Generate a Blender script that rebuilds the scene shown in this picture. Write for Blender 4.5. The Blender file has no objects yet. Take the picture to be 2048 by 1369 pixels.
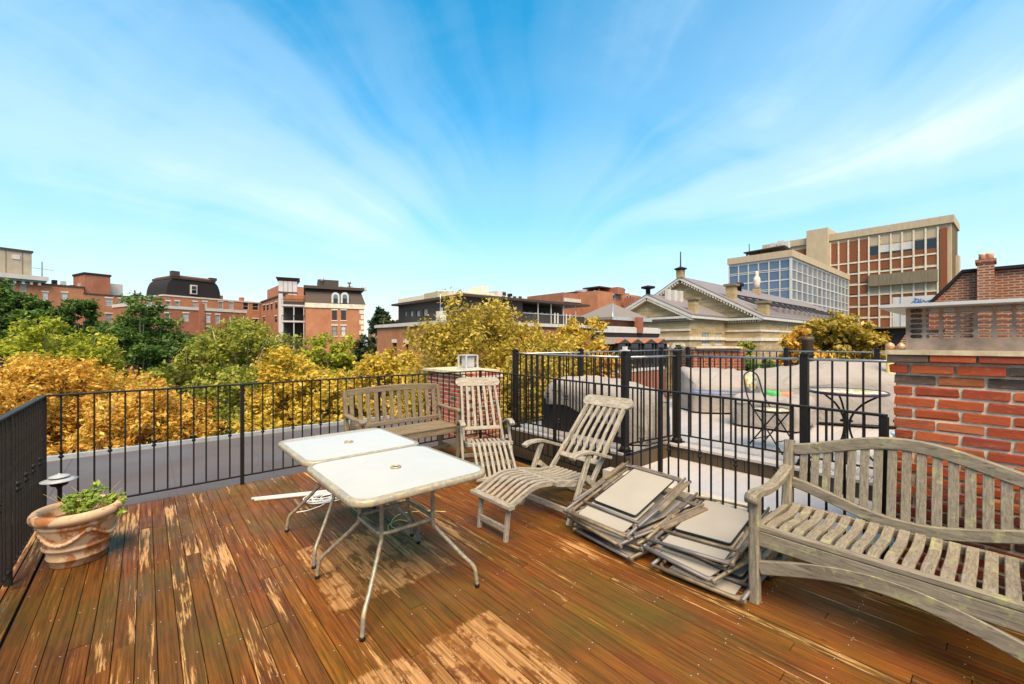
import bpy, math, random
import numpy as np
from mathutils import Vector, Matrix
R_ = math.radians
rng = random.Random(7)
sc = bpy.context.scene
col = sc.collection

# ------------------------------------------------------------------ camera, sky, sun, exposure
YAW = R_(40.9)                      # view direction, clockwise from +Y (the deck boards run along Y)
FPX = 846.0                         # focal length in pixels of the 2048 wide photograph
EYE = 1.5
cam_d = bpy.data.cameras.new('camera')
cam_d.sensor_width = 36.0
cam_d.lens = FPX / 2048.0 * 36.0
cam_d.clip_end = 3000.0
cam = bpy.data.objects.new('camera', cam_d)
cam.location = (0, 0, EYE)
cam.rotation_euler = (R_(90), 0, -YAW)
col.objects.link(cam)
sc.camera = cam

SUN_EL, SUN_AZ = R_(56), R_(215)    # azimuth clockwise from +Y: behind and to the left of the camera
world = bpy.data.worlds.new('World')
sc.world = world
world.use_nodes = True
FV = Vector((math.sin(YAW), math.cos(YAW), 0))
RV = Vector((math.cos(YAW), -math.sin(YAW), 0))

class NT:
    """tiny node-tree writer"""
    def __init__(s, tree):
        s.t = tree; tree.nodes.clear()
    def n(s, typ, props=None, **ins):
        nd = s.t.nodes.new(typ)
        for k, v in (props or {}).items(): setattr(nd, k, v)
        for k, v in ins.items():
            key = k.replace('_', ' ')
            if k.startswith('i') and k[1:].isdigit(): sock = nd.inputs[int(k[1:])]
            else: sock = nd.inputs[key]
            s.put(sock, v)
        return nd
    def put(s, sock, v):
        if isinstance(v, bpy.types.NodeSocket): s.t.links.new(v, sock)
        elif isinstance(v, bpy.types.Node): s.t.links.new(v.outputs[0], sock)
        else:
            try: sock.default_value = v
            except Exception:
                sock.default_value = (*v, 1.0)
    def math(s, op, a, b=0.0, c=0.0, clamp=False):
        return s.n('ShaderNodeMath', {'operation': op, 'use_clamp': clamp}, i0=a, i1=b, i2=c).outputs[0]
    def vmath(s, op, a, b=(0, 0, 0)):
        nd = s.n('ShaderNodeVectorMath', {'operation': op}, i0=a, i1=b)
        return nd.outputs['Value'] if op in ('DOT_PRODUCT', 'LENGTH') else nd.outputs[0]
    def ramp(s, fac, stops, interp='LINEAR'):
        nd = s.n('ShaderNodeValToRGB', None, Fac=fac)
        cr = nd.color_ramp; cr.interpolation = interp
        while len(cr.elements) > 1: cr.elements.remove(cr.elements[-1])
        for i, (p, c) in enumerate(stops):
            e = cr.elements[0] if i == 0 else cr.elements.new(p)
            e.position = p
            e.color = (c, c, c, 1) if isinstance(c, (int, float)) else (*c, 1)
        return nd.outputs[0]
    def mix(s, fac, a, b, blend='MIX'):
        nd = s.n('ShaderNodeMix', {'data_type': 'RGBA', 'blend_type': blend})
        s.put(nd.inputs[0], fac); s.put(nd.inputs[6], a if not isinstance(a, tuple) else (*a[:3], 1)); s.put(nd.inputs[7], b if not isinstance(b, tuple) else (*b[:3], 1))
        return nd.outputs[2]
    def noise(s, vec, scale, detail=4, rough=.55, dist=0.0):
        return s.n('ShaderNodeTexNoise', None, Vector=vec, Scale=scale, Detail=detail, Roughness=rough, Distortion=dist).outputs[0]
    def mapping(s, vec, scale=(1, 1, 1), loc=(0, 0, 0), rot=(0, 0, 0)):
        return s.n('ShaderNodeMapping', None, Vector=vec, Scale=scale, Location=loc, Rotation=rot).outputs[0]

w = NT(world.node_tree)
sky = w.n('ShaderNodeTexSky', {'sky_type': 'NISHITA', 'sun_disc': False, 'sun_elevation': SUN_EL,
                               'sun_rotation': SUN_AZ, 'altitude': 20.0, 'air_density': 1.0, 'dust_density': 0.6, 'ozone_density': 1.6})
hs = w.n('ShaderNodeHueSaturation', None, Hue=0.476, Saturation=2.0, Value=2.35, Color=sky.outputs[0])
dirv = w.n('ShaderNodeTexCoord').outputs['Generated']
el_ = w.vmath('DOT_PRODUCT', dirv, (0, 0, 1))
s_ = w.math('ADD', w.math('ABSOLUTE', w.vmath('DOT_PRODUCT', dirv, tuple(FV))), .3)
t_ = w.math('DIVIDE', w.vmath('DOT_PRODUCT', dirv, tuple(RV)), s_)
z_ = w.math('SUBTRACT', w.math('DIVIDE', el_, s_), .13)
cv = w.n('ShaderNodeCombineXYZ', None, X=t_, Y=w.math('MULTIPLY', z_, 1.25), Z=0.0).outputs[0]
wv = w.n('ShaderNodeTexNoise', None, Vector=cv, Scale=1.5, Detail=2.0, Roughness=.5).outputs['Color']
cvw = w.vmath('ADD', cv, w.n('ShaderNodeVectorMath', {'operation': 'SCALE'}, i0=w.vmath('SUBTRACT', wv, (.5, .5, .5)), Scale=.3).outputs[0])
ln = w.vmath('LENGTH', cvw)
sx = w.n('ShaderNodeSeparateXYZ', None, Vector=w.vmath('NORMALIZE', cvw))
c2 = w.n('ShaderNodeCombineXYZ', None, X=w.math('MULTIPLY', sx.outputs[0], 1.7), Y=w.math('MULTIPLY', sx.outputs[1], 1.9),
         Z=w.math('MULTIPLY', ln, .55)).outputs[0]
SEED = (2.2, 5.5, 8.8)
streak = w.noise(w.mapping(c2, loc=SEED), 1.35, 2, .45)
soft = w.noise(w.mapping(cv, loc=(5.2, .3, 0)), 2.1, 6, .6, .4)
fib = w.noise(w.mapping(c2, (5.5, 5.5, 1.2), SEED), 1.3, 4, .55)
cl = w.math('ADD', w.math('ADD', w.math('MULTIPLY', streak, .55), w.math('MULTIPLY', soft, .33)), w.math('MULTIPLY', fib, .12))
cl = w.ramp(cl, [(.41, 0.0), (.54, .34), (.68, .8)], 'EASE')
near = w.ramp(ln, [(.08, .25), (.3, 1.0)], 'EASE')
fade = w.ramp(el_, [(.0, .0), (.1, .35), (.28, 1.0), (.5, .85), (1.0, .7)], 'EASE')
side = w.ramp(w.math('ABSOLUTE', sx.outputs[0]), [(.0, .2), (.45, .42), (.9, 1.0)], 'EASE')
cl = w.math('MULTIPLY', w.math('MULTIPLY', w.math('MULTIPLY', cl, fade), near), side)
skyc = w.mix(cl, hs.outputs[0], (8.8, 10.4, 11.2))
hz_ = w.ramp(el_, [(.0, .92), (.12, .72), (.3, .36), (.5, .08), (.65, .0)], 'EASE')
skyc = w.mix(hz_, skyc, (7.5, 8.1, 8.8))
bg = w.n('ShaderNodeBackground', None, Color=skyc, Strength=.068)
w.n('ShaderNodeOutputWorld', None, Surface=bg)

sun_d = bpy.data.lights.new('sun', 'SUN')
sun_d.energy = 5.0
sun_d.angle = R_(46)
sun_d.color = (1.0, .79, .52)
sun = bpy.data.objects.new('sun', sun_d)
sdir = Vector((math.sin(SUN_AZ) * math.cos(SUN_EL), math.cos(SUN_AZ) * math.cos(SUN_EL), math.sin(SUN_EL)))
sun.rotation_euler = sdir.to_track_quat('Z', 'Y').to_euler()
col.objects.link(sun)
vs = sc.view_settings
vs.view_transform = 'Standard'; vs.look = 'None'; vs.gamma = 1.0; vs.use_curve_mapping = False
vs.exposure = 0.85
sc.cycles.max_bounces = 7; sc.cycles.diffuse_bounces = 3; sc.cycles.glossy_bounces = 3; sc.cycles.transmission_bounces = 4

# ------------------------------------------------------------------ helpers
def at(px, py, d):
    """point seen at photograph pixel (px, py) at depth d along the view axis"""
    p = FV * d + RV * (d * (px - 1024.0) / FPX)
    p.z = EYE - d * (py - 684.5) / FPX
    return p

def tag(o, label=None, cat=None, group=None, kind=None):
    if label: o['label'] = label
    if cat: o['category'] = cat
    if group: o['group'] = group
    if kind: o['kind'] = kind
    return o

def thing(name, label, cat, loc=(0, 0, 0), rz=0.0, group=None):
    o = bpy.data.objects.new(name, None)
    o.empty_display_size = .2
    col.objects.link(o)
    o.location = loc; o.rotation_euler = (0, 0, rz)
    return tag(o, label, cat, group)

def child(name, mesh, parent, loc=None, rot=None, scale=None):
    o = bpy.data.objects.new(name, mesh)
    col.objects.link(o); o.parent = parent
    if loc is not None: o.location = loc
    if rot is not None: o.rotation_euler = rot
    if scale is not None: o.scale = scale
    return o

class MB:
    def __init__(s): s.v = []; s.f = []; s.sm = []
    def add(s, vs, fs, smooth=False):
        b = len(s.v); s.v += [tuple(v) for v in vs]
        for f in fs: s.f.append(tuple(i + b for i in f)); s.sm.append(smooth)
        return s
    def box(s, x0, x1, y0, y1, z0, z1):
        vs = [(x, y, z) for z in (z0, z1) for y in (y0, y1) for x in (x0, x1)]
        return s.add(vs, [(0, 2, 3, 1), (4, 5, 7, 6), (0, 1, 5, 4), (2, 6, 7, 3), (0, 4, 6, 2), (1, 3, 7, 5)])
    def sweep(s, pts, side, w, h, c=None, smooth=False):
        """board of thickness w along `side` and height h in the plane of the path"""
        pts = [Vector(p) for p in pts]; side = Vector(side).normalized()
        n = len(pts); hs = h if isinstance(h, (list, tuple)) else [h] * n
        c = min(w, min(hs)) * .16 if c is None else c
        rings = []
        for i, p in enumerate(pts):
            t = (pts[min(i + 1, n - 1)] - pts[max(i - 1, 0)]).normalized()
            sd = (side - t * side.dot(t)).normalized(); up = sd.cross(t).normalized()
            a, b = w / 2, hs[i] / 2
            prof = [(-a + c, -b), (a - c, -b), (a, -b + c), (a, b - c), (a - c, b), (-a + c, b), (-a, b - c), (-a, -b + c)]
            rings.append([p + sd * x + up * y for x, y in prof])
        vs = [v for r in rings for v in r]; fs = []
        for i in range(n - 1):
            for k in range(8):
                k2 = (k + 1) % 8
                fs.append((i * 8 + k, i * 8 + k2, (i + 1) * 8 + k2, (i + 1) * 8 + k))
        fs.append(tuple(range(7, -1, -1))); fs.append(tuple((n - 1) * 8 + k for k in range(8)))
        return s.add(vs, fs, smooth)
    def bar(s, p0, p1, w, h, side=None, c=None):
        t = Vector(p1) - Vector(p0)
        if side is None: side = (1, 0, 0) if abs(t.normalized().x) < .8 else (0, 1, 0)
        return s.sweep([p0, p1], side, w, h, c)
    def tube(s, pts, r, n=8, closed=False, smooth=True):
        pts = [Vector(p) for p in pts]; m = len(pts)
        rs = r if isinstance(r, (list, tuple)) else [r] * m
        vs = []; fs = []; ref = None
        for i, p in enumerate(pts):
            if closed: t = pts[(i + 1) % m] - pts[i - 1]
            else: t = pts[min(i + 1, m - 1)] - pts[max(i - 1, 0)]
            t.normalize()
            if ref is None: ref = Vector((0, 0, 1)) if abs(t.z) < .9 else Vector((1, 0, 0))
            a = (ref - t * ref.dot(t))
            if a.length < 1e-5: a = t.orthogonal()
            a.normalize(); b = t.cross(a); ref = a
            for k in range(n):
                g = 2 * math.pi * k / n
                vs.append(p + (a * math.cos(g) + b * math.sin(g)) * rs[i])
        for i in range(m if closed else m - 1):
            j = (i + 1) % m
            for k in range(n):
                k2 = (k + 1) % n
                fs.append((i * n + k, i * n + k2, j * n + k2, j * n + k))
        s.add(vs, fs, smooth)
        if not closed:
            b = len(s.v) - len(vs)
            s.f.append(tuple(b + k for k in range(n - 1, -1, -1))); s.sm.append(False)
            s.f.append(tuple(b + (m - 1) * n + k for k in range(n))); s.sm.append(False)
        return s
    def lathe(s, prof, n=24, c=(0, 0, 0), smooth=True, cap=True):
        vs = []; fs = []
        for r, z in prof:
            for k in range(n):
                g = 2 * math.pi * k / n
                vs.append((c[0] + r * math.cos(g), c[1] + r * math.sin(g), c[2] + z))
        m = len(prof)
        for i in range(m - 1):
            for k in range(n):
                k2 = (k + 1) % n
                fs.append((i * n + k, i * n + k2, (i + 1) * n + k2, (i + 1) * n + k))
        s.add(vs, fs, smooth); b = len(s.v) - len(vs)
        if not cap: return s
        if prof[0][0] > 1e-4: s.f.append(tuple(b + k for k in range(n - 1, -1, -1))); s.sm.append(False)
        if prof[-1][0] > 1e-4: s.f.append(tuple(b + (m - 1) * n + k for k in range(n))); s.sm.append(False)
        return s
    def prism(s, poly, ext):
        ext = Vector(ext); p = [Vector(q) for q in poly]; n = len(p)
        vs = p + [q + ext for q in p]
        fs = [tuple(range(n)), tuple(range(2 * n - 1, n - 1, -1))]
        for k in range(n):
            k2 = (k + 1) % n
            fs.append((k, n + k, n + k2, k2))
        return s.add(vs, fs)
    def quad(s, a, b, c, d, smooth=False): return s.add([a, b, c, d], [(0, 1, 2, 3)], smooth)
    def wall(s, x0, x1, z0, z1, holes=(), y=0.0, rev=.14):
        """wall in the local xz plane at y, facing -y, with real openings and reveals"""
        xs = sorted({x0, x1, *[v for h in holes for v in h[:2] if x0 < v < x1]})
        zs = sorted({z0, z1, *[v for h in holes for v in h[2:4] if z0 < v < z1]})
        for i in range(len(xs) - 1):
            for j in range(len(zs) - 1):
                mx, mz = (xs[i] + xs[i + 1]) / 2, (zs[j] + zs[j + 1]) / 2
                if any(h[0] < mx < h[1] and h[2] < mz < h[3] for h in holes): continue
                s.quad((xs[i], y, zs[j]), (xs[i + 1], y, zs[j]), (xs[i + 1], y, zs[j + 1]), (xs[i], y, zs[j + 1]))
        for a, b, c, d in [h[:4] for h in holes]:
            s.quad((a, y, c), (a, y, d), (a, y + rev, d), (a, y + rev, c)); s.quad((b, y, d), (b, y, c), (b, y + rev, c), (b, y + rev, d))
            s.quad((a, y, d), (b, y, d), (b, y + rev, d), (a, y + rev, d)); s.quad((b, y, c), (a, y, c), (a, y + rev, c), (b, y + rev, c))
        return s
    def mesh(s, name, mat):
        me = bpy.data.meshes.new(name)
        me.from_pydata(s.v, [], s.f)
        me.polygons.foreach_set('use_smooth', s.sm)
        if mat: me.materials.append(mat)
        me.update()
        return me
    def build(s, name, mat, parent=None):
        o = bpy.data.objects.new(name, s.mesh(name, mat)); col.objects.link(o)
        if parent: o.parent = parent
        return o

# ------------------------------------------------------------------ materials
def mat(name, fn):
    m = bpy.data.materials.new(name); m.use_nodes = True
    t = NT(m.node_tree); out = t.n('ShaderNodeOutputMaterial')
    r = fn(t)
    t.put(out.inputs['Surface'], r)
    return m
def pbr(t, color, rough=.6, metal=0.0, bump=None, bstr=.3, bdist=.01, spec=.5, coat=0.0, trans=0.0):
    p = t.n('ShaderNodeBsdfPrincipled')
    t.put(p.inputs['Base Color'], color); t.put(p.inputs['Roughness'], rough); t.put(p.inputs['Metallic'], metal)
    t.put(p.inputs['Specular IOR Level'], spec); t.put(p.inputs['Coat Weight'], coat)
    if trans: t.put(p.inputs['Transmission Weight'], trans)
    if bump is not None:
        t.put(p.inputs['Normal'], t.n('ShaderNodeBump', None, Strength=bstr, Distance=bdist, Height=bump).outputs[0])
    return p.outputs[0]
def objc(t): return t.n('ShaderNodeTexCoord').outputs['Object']
def pos(t): return t.n('ShaderNodeNewGeometry').outputs['Position']
def orand(t): return t.n('ShaderNodeObjectInfo').outputs['Random']

def simple(name, c, rough=.6, metal=0.0, var=.25, scale=6.0, spec=.5, bump=0.0, coat=0.0):
    def fn(t):
        nz = t.noise(objc(t), scale, 5, .6)
        d = tuple(x * (1 - var) for x in c); l = tuple(min(1, x * (1 + var)) for x in c)
        cc = t.ramp(nz, [(.3, d), (.7, l)])
        return pbr(t, cc, rough, metal, nz if bump else None, bump, .01, spec, coat)
    return mat(name, fn)

def deck_fn(t):
    P = pos(t); rnd = orand(t)
    off = t.n('ShaderNodeCombineXYZ', None, X=t.math('MULTIPLY', rnd, 37.0), Y=t.math('MULTIPLY', rnd, 91.0), Z=0.0).outputs[0]
    Q = t.vmath('ADD', P, off)
    grain = t.noise(t.mapping(Q, (70, 2.2, 1)), 1.0, 6, .65, .3)
    fine = t.noise(t.mapping(Q, (190, 7, 1)), 1.0, 4, .6)
    base = t.ramp(rnd, [(0, (.155, .055, .01)), (.2, (.21, .07, .011)), (.42, (.165, .05, .012)), (.62, (.23, .088, .012)), (.8, (.125, .052, .013)), (1, (.2, .06, .013))])
    c = t.mix(t.ramp(grain, [(.38, .85), (.62, 0)]), base, t.mix(.8, base, (.022, .009, .004)))
    c = t.mix(t.ramp(fine, [(.3, .75), (.42, 0)]), c, t.mix(.7, base, (.02, .008, .004)))
    # algae: green tinge in wide patches
    alg = t.ramp(t.noise(P, 1.1, 5, .62), [(.45, 0), (.66, 1)])
    alg2 = t.math('MULTIPLY', alg, t.ramp(grain, [(.3, 1), (.75, .35)]))
    c = t.mix(t.math('MULTIPLY', alg2, .72), c, (.07, .066, .009))
    c = t.mix(t.ramp(t.noise(P, 2.3, 6, .65), [(.52, 0), (.68, .55)]), c, t.mix(.5, c, (.03, .014, .008)))
    # worn, bleached streaks along the grain
    wn = t.math('ADD', t.math('MULTIPLY', t.noise(t.mapping(Q, (15, 1.1, 1)), 1.0, 7, .7, .5), .6), t.math('MULTIPLY', t.math('ADD', t.math('MULTIPLY', grain, .55), t.math('MULTIPLY', fine, .45)), .4))
    area = t.noise(P, .8, 3, .5)
    wn = t.math('ADD', wn, t.math('MULTIPLY', t.math('SUBTRACT', area, .5), .35))
    wn = t.math('ADD', wn, t.math('MULTIPLY', t.math('SUBTRACT', rnd, .5), .10))
    worn = t.ramp(wn, [(.56, 0), (.6, .75), (.7, 1)])
    c = t.mix(worn, c, t.mix(fine, (.36, .165, .045), (.6, .36, .15)))
    # two dry rectangles left by table tops
    sp = t.n('ShaderNodeSeparateXYZ', None, Vector=P)
    jag = t.math('MULTIPLY', t.math('SUBTRACT', t.noise(t.mapping(Q, (22, 5, 1)), 1.0, 5, .7), .5), .17)
    def rect(cx, cy, hx, hy):
        dx = t.math('SUBTRACT', t.math('ABSOLUTE', t.math('SUBTRACT', sp.outputs[0], cx)), hx)
        dy = t.math('SUBTRACT', t.math('ABSOLUTE', t.math('SUBTRACT', sp.outputs[1], cy)), hy)
        m = t.math('ADD', t.math('MAXIMUM', dx, dy), jag)
        return t.ramp(m, [(.0, 1), (.02, 0)])
    dry = t.math('MAXIMUM', rect(1.19, 2.86, .38, .44), rect(1.06, 1.4, .38, .46))
    holes = t.ramp(t.noise(t.mapping(Q, (6, 3, 1)), 1.4, 5, .7), [(.5, 1), (.57, .08)])
    dry = t.math('MULTIPLY', t.math('MULTIPLY', dry, holes), t.ramp(rnd, [(0, .3), (.35, 1), (.7, .6), (1, .9)]))
    dryc = t.mix(t.ramp(grain, [(.35, 1), (.6, 0)]), t.mix(fine, (.4, .205, .075), (.56, .33, .14)), (.2, .08, .022))
    c = t.mix(t.math('MULTIPLY', dry, .82), c, dryc)
    knots = t.n('ShaderNodeTexVoronoi', None, Vector=t.mapping(Q, (9, 2.6, 1)), Scale=1.0).outputs['Distance']
    c = t.mix(t.ramp(knots, [(.025, .8), (.06, 0)]), c, (.02, .009, .005))
    rough = t.mix(dry, t.ramp(t.noise(P, 2.5, 4), [(.35, .34), (.65, .65)]), (.75, .75, .75))
    bh = t.math('ADD', t.math('MULTIPLY', grain, .6), t.math('MULTIPLY', fine, .4))
    return pbr(t, c, rough, 0, bh, .5, .004, .1)
M = {}
M['deck'] = mat('wet_decking', deck_fn)

def teak_fn(c1, c2, c3, lichen):
    def fn(t):
        tc = t.n('ShaderNodeTexCoord'); rnd = orand(t)
        off = t.n('ShaderNodeCombineXYZ', None, X=t.math('MULTIPLY', rnd, 17.0), Y=t.math('MULTIPLY', rnd, 9.0), Z=t.math('MULTIPLY', rnd, 5.0)).outputs[0]
        g = t.noise(t.vmath('ADD', tc.outputs['Generated'], off), 5.5, 6, .68, .25)
        nz = t.noise(t.vmath('ADD', tc.outputs['Object'], off), 24.0, 5, .65)
        c = t.mix(t.ramp(g, [(.32, 0), (.66, 1)]), c1, c2)
        c = t.mix(t.math('MULTIPLY', t.math('SUBTRACT', rnd, .0), .35), c, c3)
        crack = t.ramp(t.noise(t.vmath('ADD', tc.outputs['Generated'], off), 13.0, 4, .7), [(.36, 1), (.45, 0)])
        c = t.mix(t.math('MULTIPLY', crack, .55), c, tuple(x * .25 for x in c1))
        lm = t.math('MULTIPLY', t.ramp(t.noise(t.vmath('ADD', tc.outputs['Object'], off), 9.0, 5, .7), [(.56, 0), (.66, 1)]), lichen)
        c = t.mix(lm, c, t.mix(nz, (.2, .19, .06), (.42, .42, .19)))
        return pbr(t, c, .8, 0, t.math('ADD', g, t.math('MULTIPLY', nz, .5)), .5, .004, .25)
    return fn
M['teak'] = mat('weathered_teak', teak_fn((.13, .106, .078), (.39, .34, .27), (.27, .23, .175), .25))
M['teak_brown'] = mat('brownish_weathered_teak', teak_fn((.095, .066, .039), (.25, .19, .12), (.19, .14, .08), .12))
M['teak_lichen'] = mat('lichen_weathered_teak', teak_fn((.11, .088, .06), (.28, .235, .175), (.2, .165, .118), .65))
M['iron'] = simple('black_iron', (.011, .009, .008), .5, 0.0, .35, 30, .22)
M['iron_brown'] = simple('brown_black_iron', (.02, .015, .012), .5, 0.0, .3, 25, .25)
M['iron_gloss'] = simple('grey_sky_sheen_rail', (.3, .29, .28), .28, .75, .2, 25, .6)  # paler than the black iron: sky highlight on top rails put into the colour
M['roofing'] = mat('grey_roof_membrane', lambda t: pbr(t, t.mix(t.noise(pos(t), 1.2, 5, .6), (.06, .048, .046), (.115, .096, .092)), t.ramp(t.noise(pos(t), .7, 3), [(.4, .5), (.6, .8)]), 0, t.noise(pos(t), 9, 4), .15, .01, .18))
M['membrane'] = mat('pale_roof_membrane', lambda t: pbr(t, t.mix(t.noise(t.mapping(pos(t), (1.5, 6, 1)), 2.0, 6, .65, .5), (.34, .315, .305), (.5, .465, .455)), .4, 0, t.noise(pos(t), 6, 4), .2, .01))
M['greydeck'] = mat('grey_composite_board', lambda t: pbr(t, t.mix(t.math('ADD', t.math('MULTIPLY', orand(t), .5), t.math('MULTIPLY', t.noise(t.mapping(pos(t), (2, 30, 1)), 1.0, 5), .5)), (.3, .265, .245), (.44, .4, .375)), .42, 0, t.noise(t.mapping(pos(t), (3, 80, 1)), 1.0, 3), .15, .003))
M['fascia'] = mat('brown_skirt_board', lambda t: pbr(t, t.mix(t.noise(t.mapping(pos(t), (40, 40, 3)), 1.0, 5), (.03, .018, .008), (.1, .062, .028)), .6))
M['dark'] = simple('dark_void', (.012, .01, .009), .8)

def brick_obj(name, cols, mott):
    def fn(t):
        rnd = orand(t)
        off = t.n('ShaderNodeCombineXYZ', None, X=t.math('MULTIPLY', rnd, 50.0), Y=t.math('MULTIPLY', rnd, 23.0), Z=0.0).outputs[0]
        v = t.vmath('ADD', pos(t), off)
        n1 = t.noise(v, 14, 6, .65); n2 = t.noise(t.mapping(v, (20, 20, 60)), 1.0, 5, .7)
        c = t.ramp(rnd, cols, 'CONSTANT')
        c = t.mix(t.math('MULTIPLY', t.ramp(n1, [(.5, 0), (.72, 1)]), mott), c, t.mix(.6, c, (.07, .04, .025)))
        c = t.mix(t.math('MULTIPLY', t.ramp(n2, [(.55, 0), (.75, .6)]), .6), c, (.45, .26, .16))
        return pbr(t, c, .82, 0, t.math('ADD', n1, n2), .6, .006, .2)
    return mat(name, fn)
M['brick'] = brick_obj('red_brick', [(0, (.31, .058, .02)), (.2, (.26, .044, .018)), (.42, (.36, .08, .026)), (.6, (.28, .062, .022)), (.78, (.22, .042, .021)), (.9, (.33, .096, .036))], .5)
M['brick_low'] = brick_obj('dark_maroon_brick', [(0, (.15, .026, .013)), (.3, (.07, .022, .015)), (.6, (.19, .04, .018)), (.85, (.045, .02, .016))], .6)  # darker maroon mix for the lower courses of the large chimney
M['brick_dark'] = brick_obj('burnt_brick', [(0, (.055, .04, .032)), (.5, (.09, .06, .045))], .4)
M['brick_far'] = brick_obj('old_red_brick', [(0, (.32, .075, .035)), (.3, (.26, .052, .026)), (.55, (.36, .11, .055)), (.8, (.2, .045, .025))], .5)
M['mortar'] = simple('mortar', (.56, .455, .33), .9, 0, .25, 30, .2, .3)
M['concrete'] = simple('rusty_concrete', (.36, .25, .185), .8, 0, .35, 9, .3, .2)
M['stone_cap'] = simple('sandy_cap_stone', (.5, .4, .25), .8, 0, .3, 12, .3, .3)
M['white_metal'] = simple('white_painted_metal', (.46, .45, .43), .35, 0, .08, 8)
M['zinc'] = simple('galvanised_metal', (.5, .5, .49), .35, .6, .2, 6)

def terracotta_fn(t):
    v = objc(t)
    n = t.noise(v, 7, 6, .65, .5); n2 = t.noise(v, 22, 5, .7)
    c = t.ramp(n, [(.3, (.54, .33, .18)), (.5, (.6, .39, .23)), (.55, (.4, .155, .05)), (.75, (.28, .1, .03))])
    c = t.mix(t.ramp(n2, [(.55, 0), (.7, .55)]), c, (.68, .52, .37))
    sp = t.n('ShaderNodeSeparateXYZ', None, Vector=v)
    low = t.ramp(t.math('ADD', sp.outputs[2], t.math('MULTIPLY', n2, .12)), [(.06, .8), (.14, 0)])
    c = t.mix(t.math('MULTIPLY', low, .7), c, (.17, .075, .028))
    return pbr(t, c, .75, 0, n2, .35, .006, .3)
M['terracotta'] = mat('weathered_terracotta', terracotta_fn)
M['soil'] = simple('dry_potting_soil', (.24, .13, .055), .95, 0, .5, 30, .1, .6)

def peel(name, c1, c2, rough=.4):
    return mat(name, lambda t: pbr(t, t.mix(t.ramp(t.noise(objc(t), 34, 6, .7), [(.44, 0), (.54, 1)]), c1, c2), rough, .25, t.noise(objc(t), 40, 4), .3, .002))
M['table_frame'] = peel('peeling_bronze_paint', (.34, .27, .15), (.2, .18, .15))
M['table_rim'] = peel('flaking_table_rim', (.4, .32, .19), (.27, .245, .2))
M['chair_frame'] = simple('mauve_grey_tubing', (.13, .112, .108), .5, .2, .3, 9)
M['chair_ochre'] = simple('ochre_stained_tubing', (.17, .125, .075), .55, .2, .5, 11)
M['sling'] = mat('beige_sling_mesh', lambda t: pbr(t, t.mix(t.noise(t.mapping(objc(t), (1, 1, 1)), 3.0, 5), (.25, .218, .178), (.33, .295, .245)), .85, 0, t.n('ShaderNodeTexChecker', None, Vector=objc(t), Scale=180.0).outputs[1], .25, .002))
M['frost'] = mat('frosted_white_glass', lambda t: pbr(t, t.mix(t.ramp(t.noise(objc(t), 7, 6, .7), [(.62, 0), (.75, .35)]), t.mix(t.noise(objc(t), 3, 5), (.37, .345, .3), (.44, .415, .365)), (.22, .19, .14)), t.ramp(t.noise(objc(t), 3.5, 4), [(.35, .02), (.7, .07)]), 0, None, .1, .01, .28))
M['cover'] = mat('beige_canvas_cover', lambda t: pbr(t, t.mix(t.noise(objc(t), 3, 6, .6), (.22, .19, .165), (.32, .283, .25)), .8, 0, t.math('ADD', t.noise(objc(t), 5, 4, .6, .6), t.math('MULTIPLY', t.noise(objc(t), 120, 2), .06)), .5, .05, .2))
M['black_plastic'] = simple('black_plastic', (.008, .008, .008), .5)
M['cord'] = simple('white_cord', (.72, .7, .66), .6, 0, .1, 20)
M['brass'] = simple('copper_ball', (.62, .3, .14), .35, .4, .2, 10)
M['yellow_post'] = simple('mustard_paint', (.55, .42, .12), .5, 0, .2, 10)
M['blue'] = simple('blue_plastic', (.03, .13, .42), .4)
M['teal'] = simple('pale_blue_plastic', (.2, .45, .6), .4)

def mosaic_fn(t):
    v = objc(t)
    vo = t.n('ShaderNodeTexVoronoi', None, Vector=v, Scale=22.0)
    c = t.ramp(t.n('ShaderNodeSeparateColor', None, Color=vo.outputs['Color']).outputs[0], [(0, (.6, .45, .1)), (.25, (.7, .6, .35)), (.5, (.55, .25, .08)), (.62, (.65, .62, .5)), (.8, (.12, .25, .35)), (.9, (.72, .6, .2))], 'CONSTANT')
    e = t.n('ShaderNodeTexVoronoi', {'feature': 'DISTANCE_TO_EDGE'}, Vector=v, Scale=22.0).outputs[0]
    return pbr(t, t.mix(t.ramp(e, [(.04, 1), (.07, 0)]), c, (.3, .28, .25)), .3)
M['mosaic'] = mat('mosaic_tiles', mosaic_fn)

# far surfaces
def farbrick(name, c1, c2, mortar, sc_=1.0, mort=.012):
    def fn(t):
        sp = t.n('ShaderNodeSeparateXYZ', None, Vector=objc(t))
        v = t.n('ShaderNodeCombineXYZ', None, X=t.math('ADD', sp.outputs[0], sp.outputs[1]), Y=sp.outputs[2], Z=0.0).outputs[0]
        b = t.n('ShaderNodeTexBrick', {'offset': .5}, Vector=v, Color1=c1, Color2=c2, Mortar=mortar, Scale=sc_)
        b.inputs['Mortar Size'].default_value = mort; b.inputs['Brick Width'].default_value = .22; b.inputs['Row Height'].default_value = .075
        n = t.noise(objc(t), .5, 6, .65); n2 = t.noise(t.mapping(objc(t), (3, 3, .35)), 1.0, 5, .65)
        c = t.mix(t.ramp(n, [(.35, .45), (.65, 0)]), b.outputs[0], tuple(x * .55 for x in c1))
        c = t.mix(t.ramp(n2, [(.55, 0), (.75, .4)]), c, mortar)
        return pbr(t, c, .88, 0, None, 0, 0, .2)
    return mat(name, fn)
M['fb_orange'] = farbrick('far_orange_brick', (.4, .125, .045), (.31, .085, .032), (.42, .27, .17))
M['fb_red'] = farbrick('far_red_brick', (.3, .075, .03), (.22, .05, .024), (.36, .22, .15))
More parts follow.
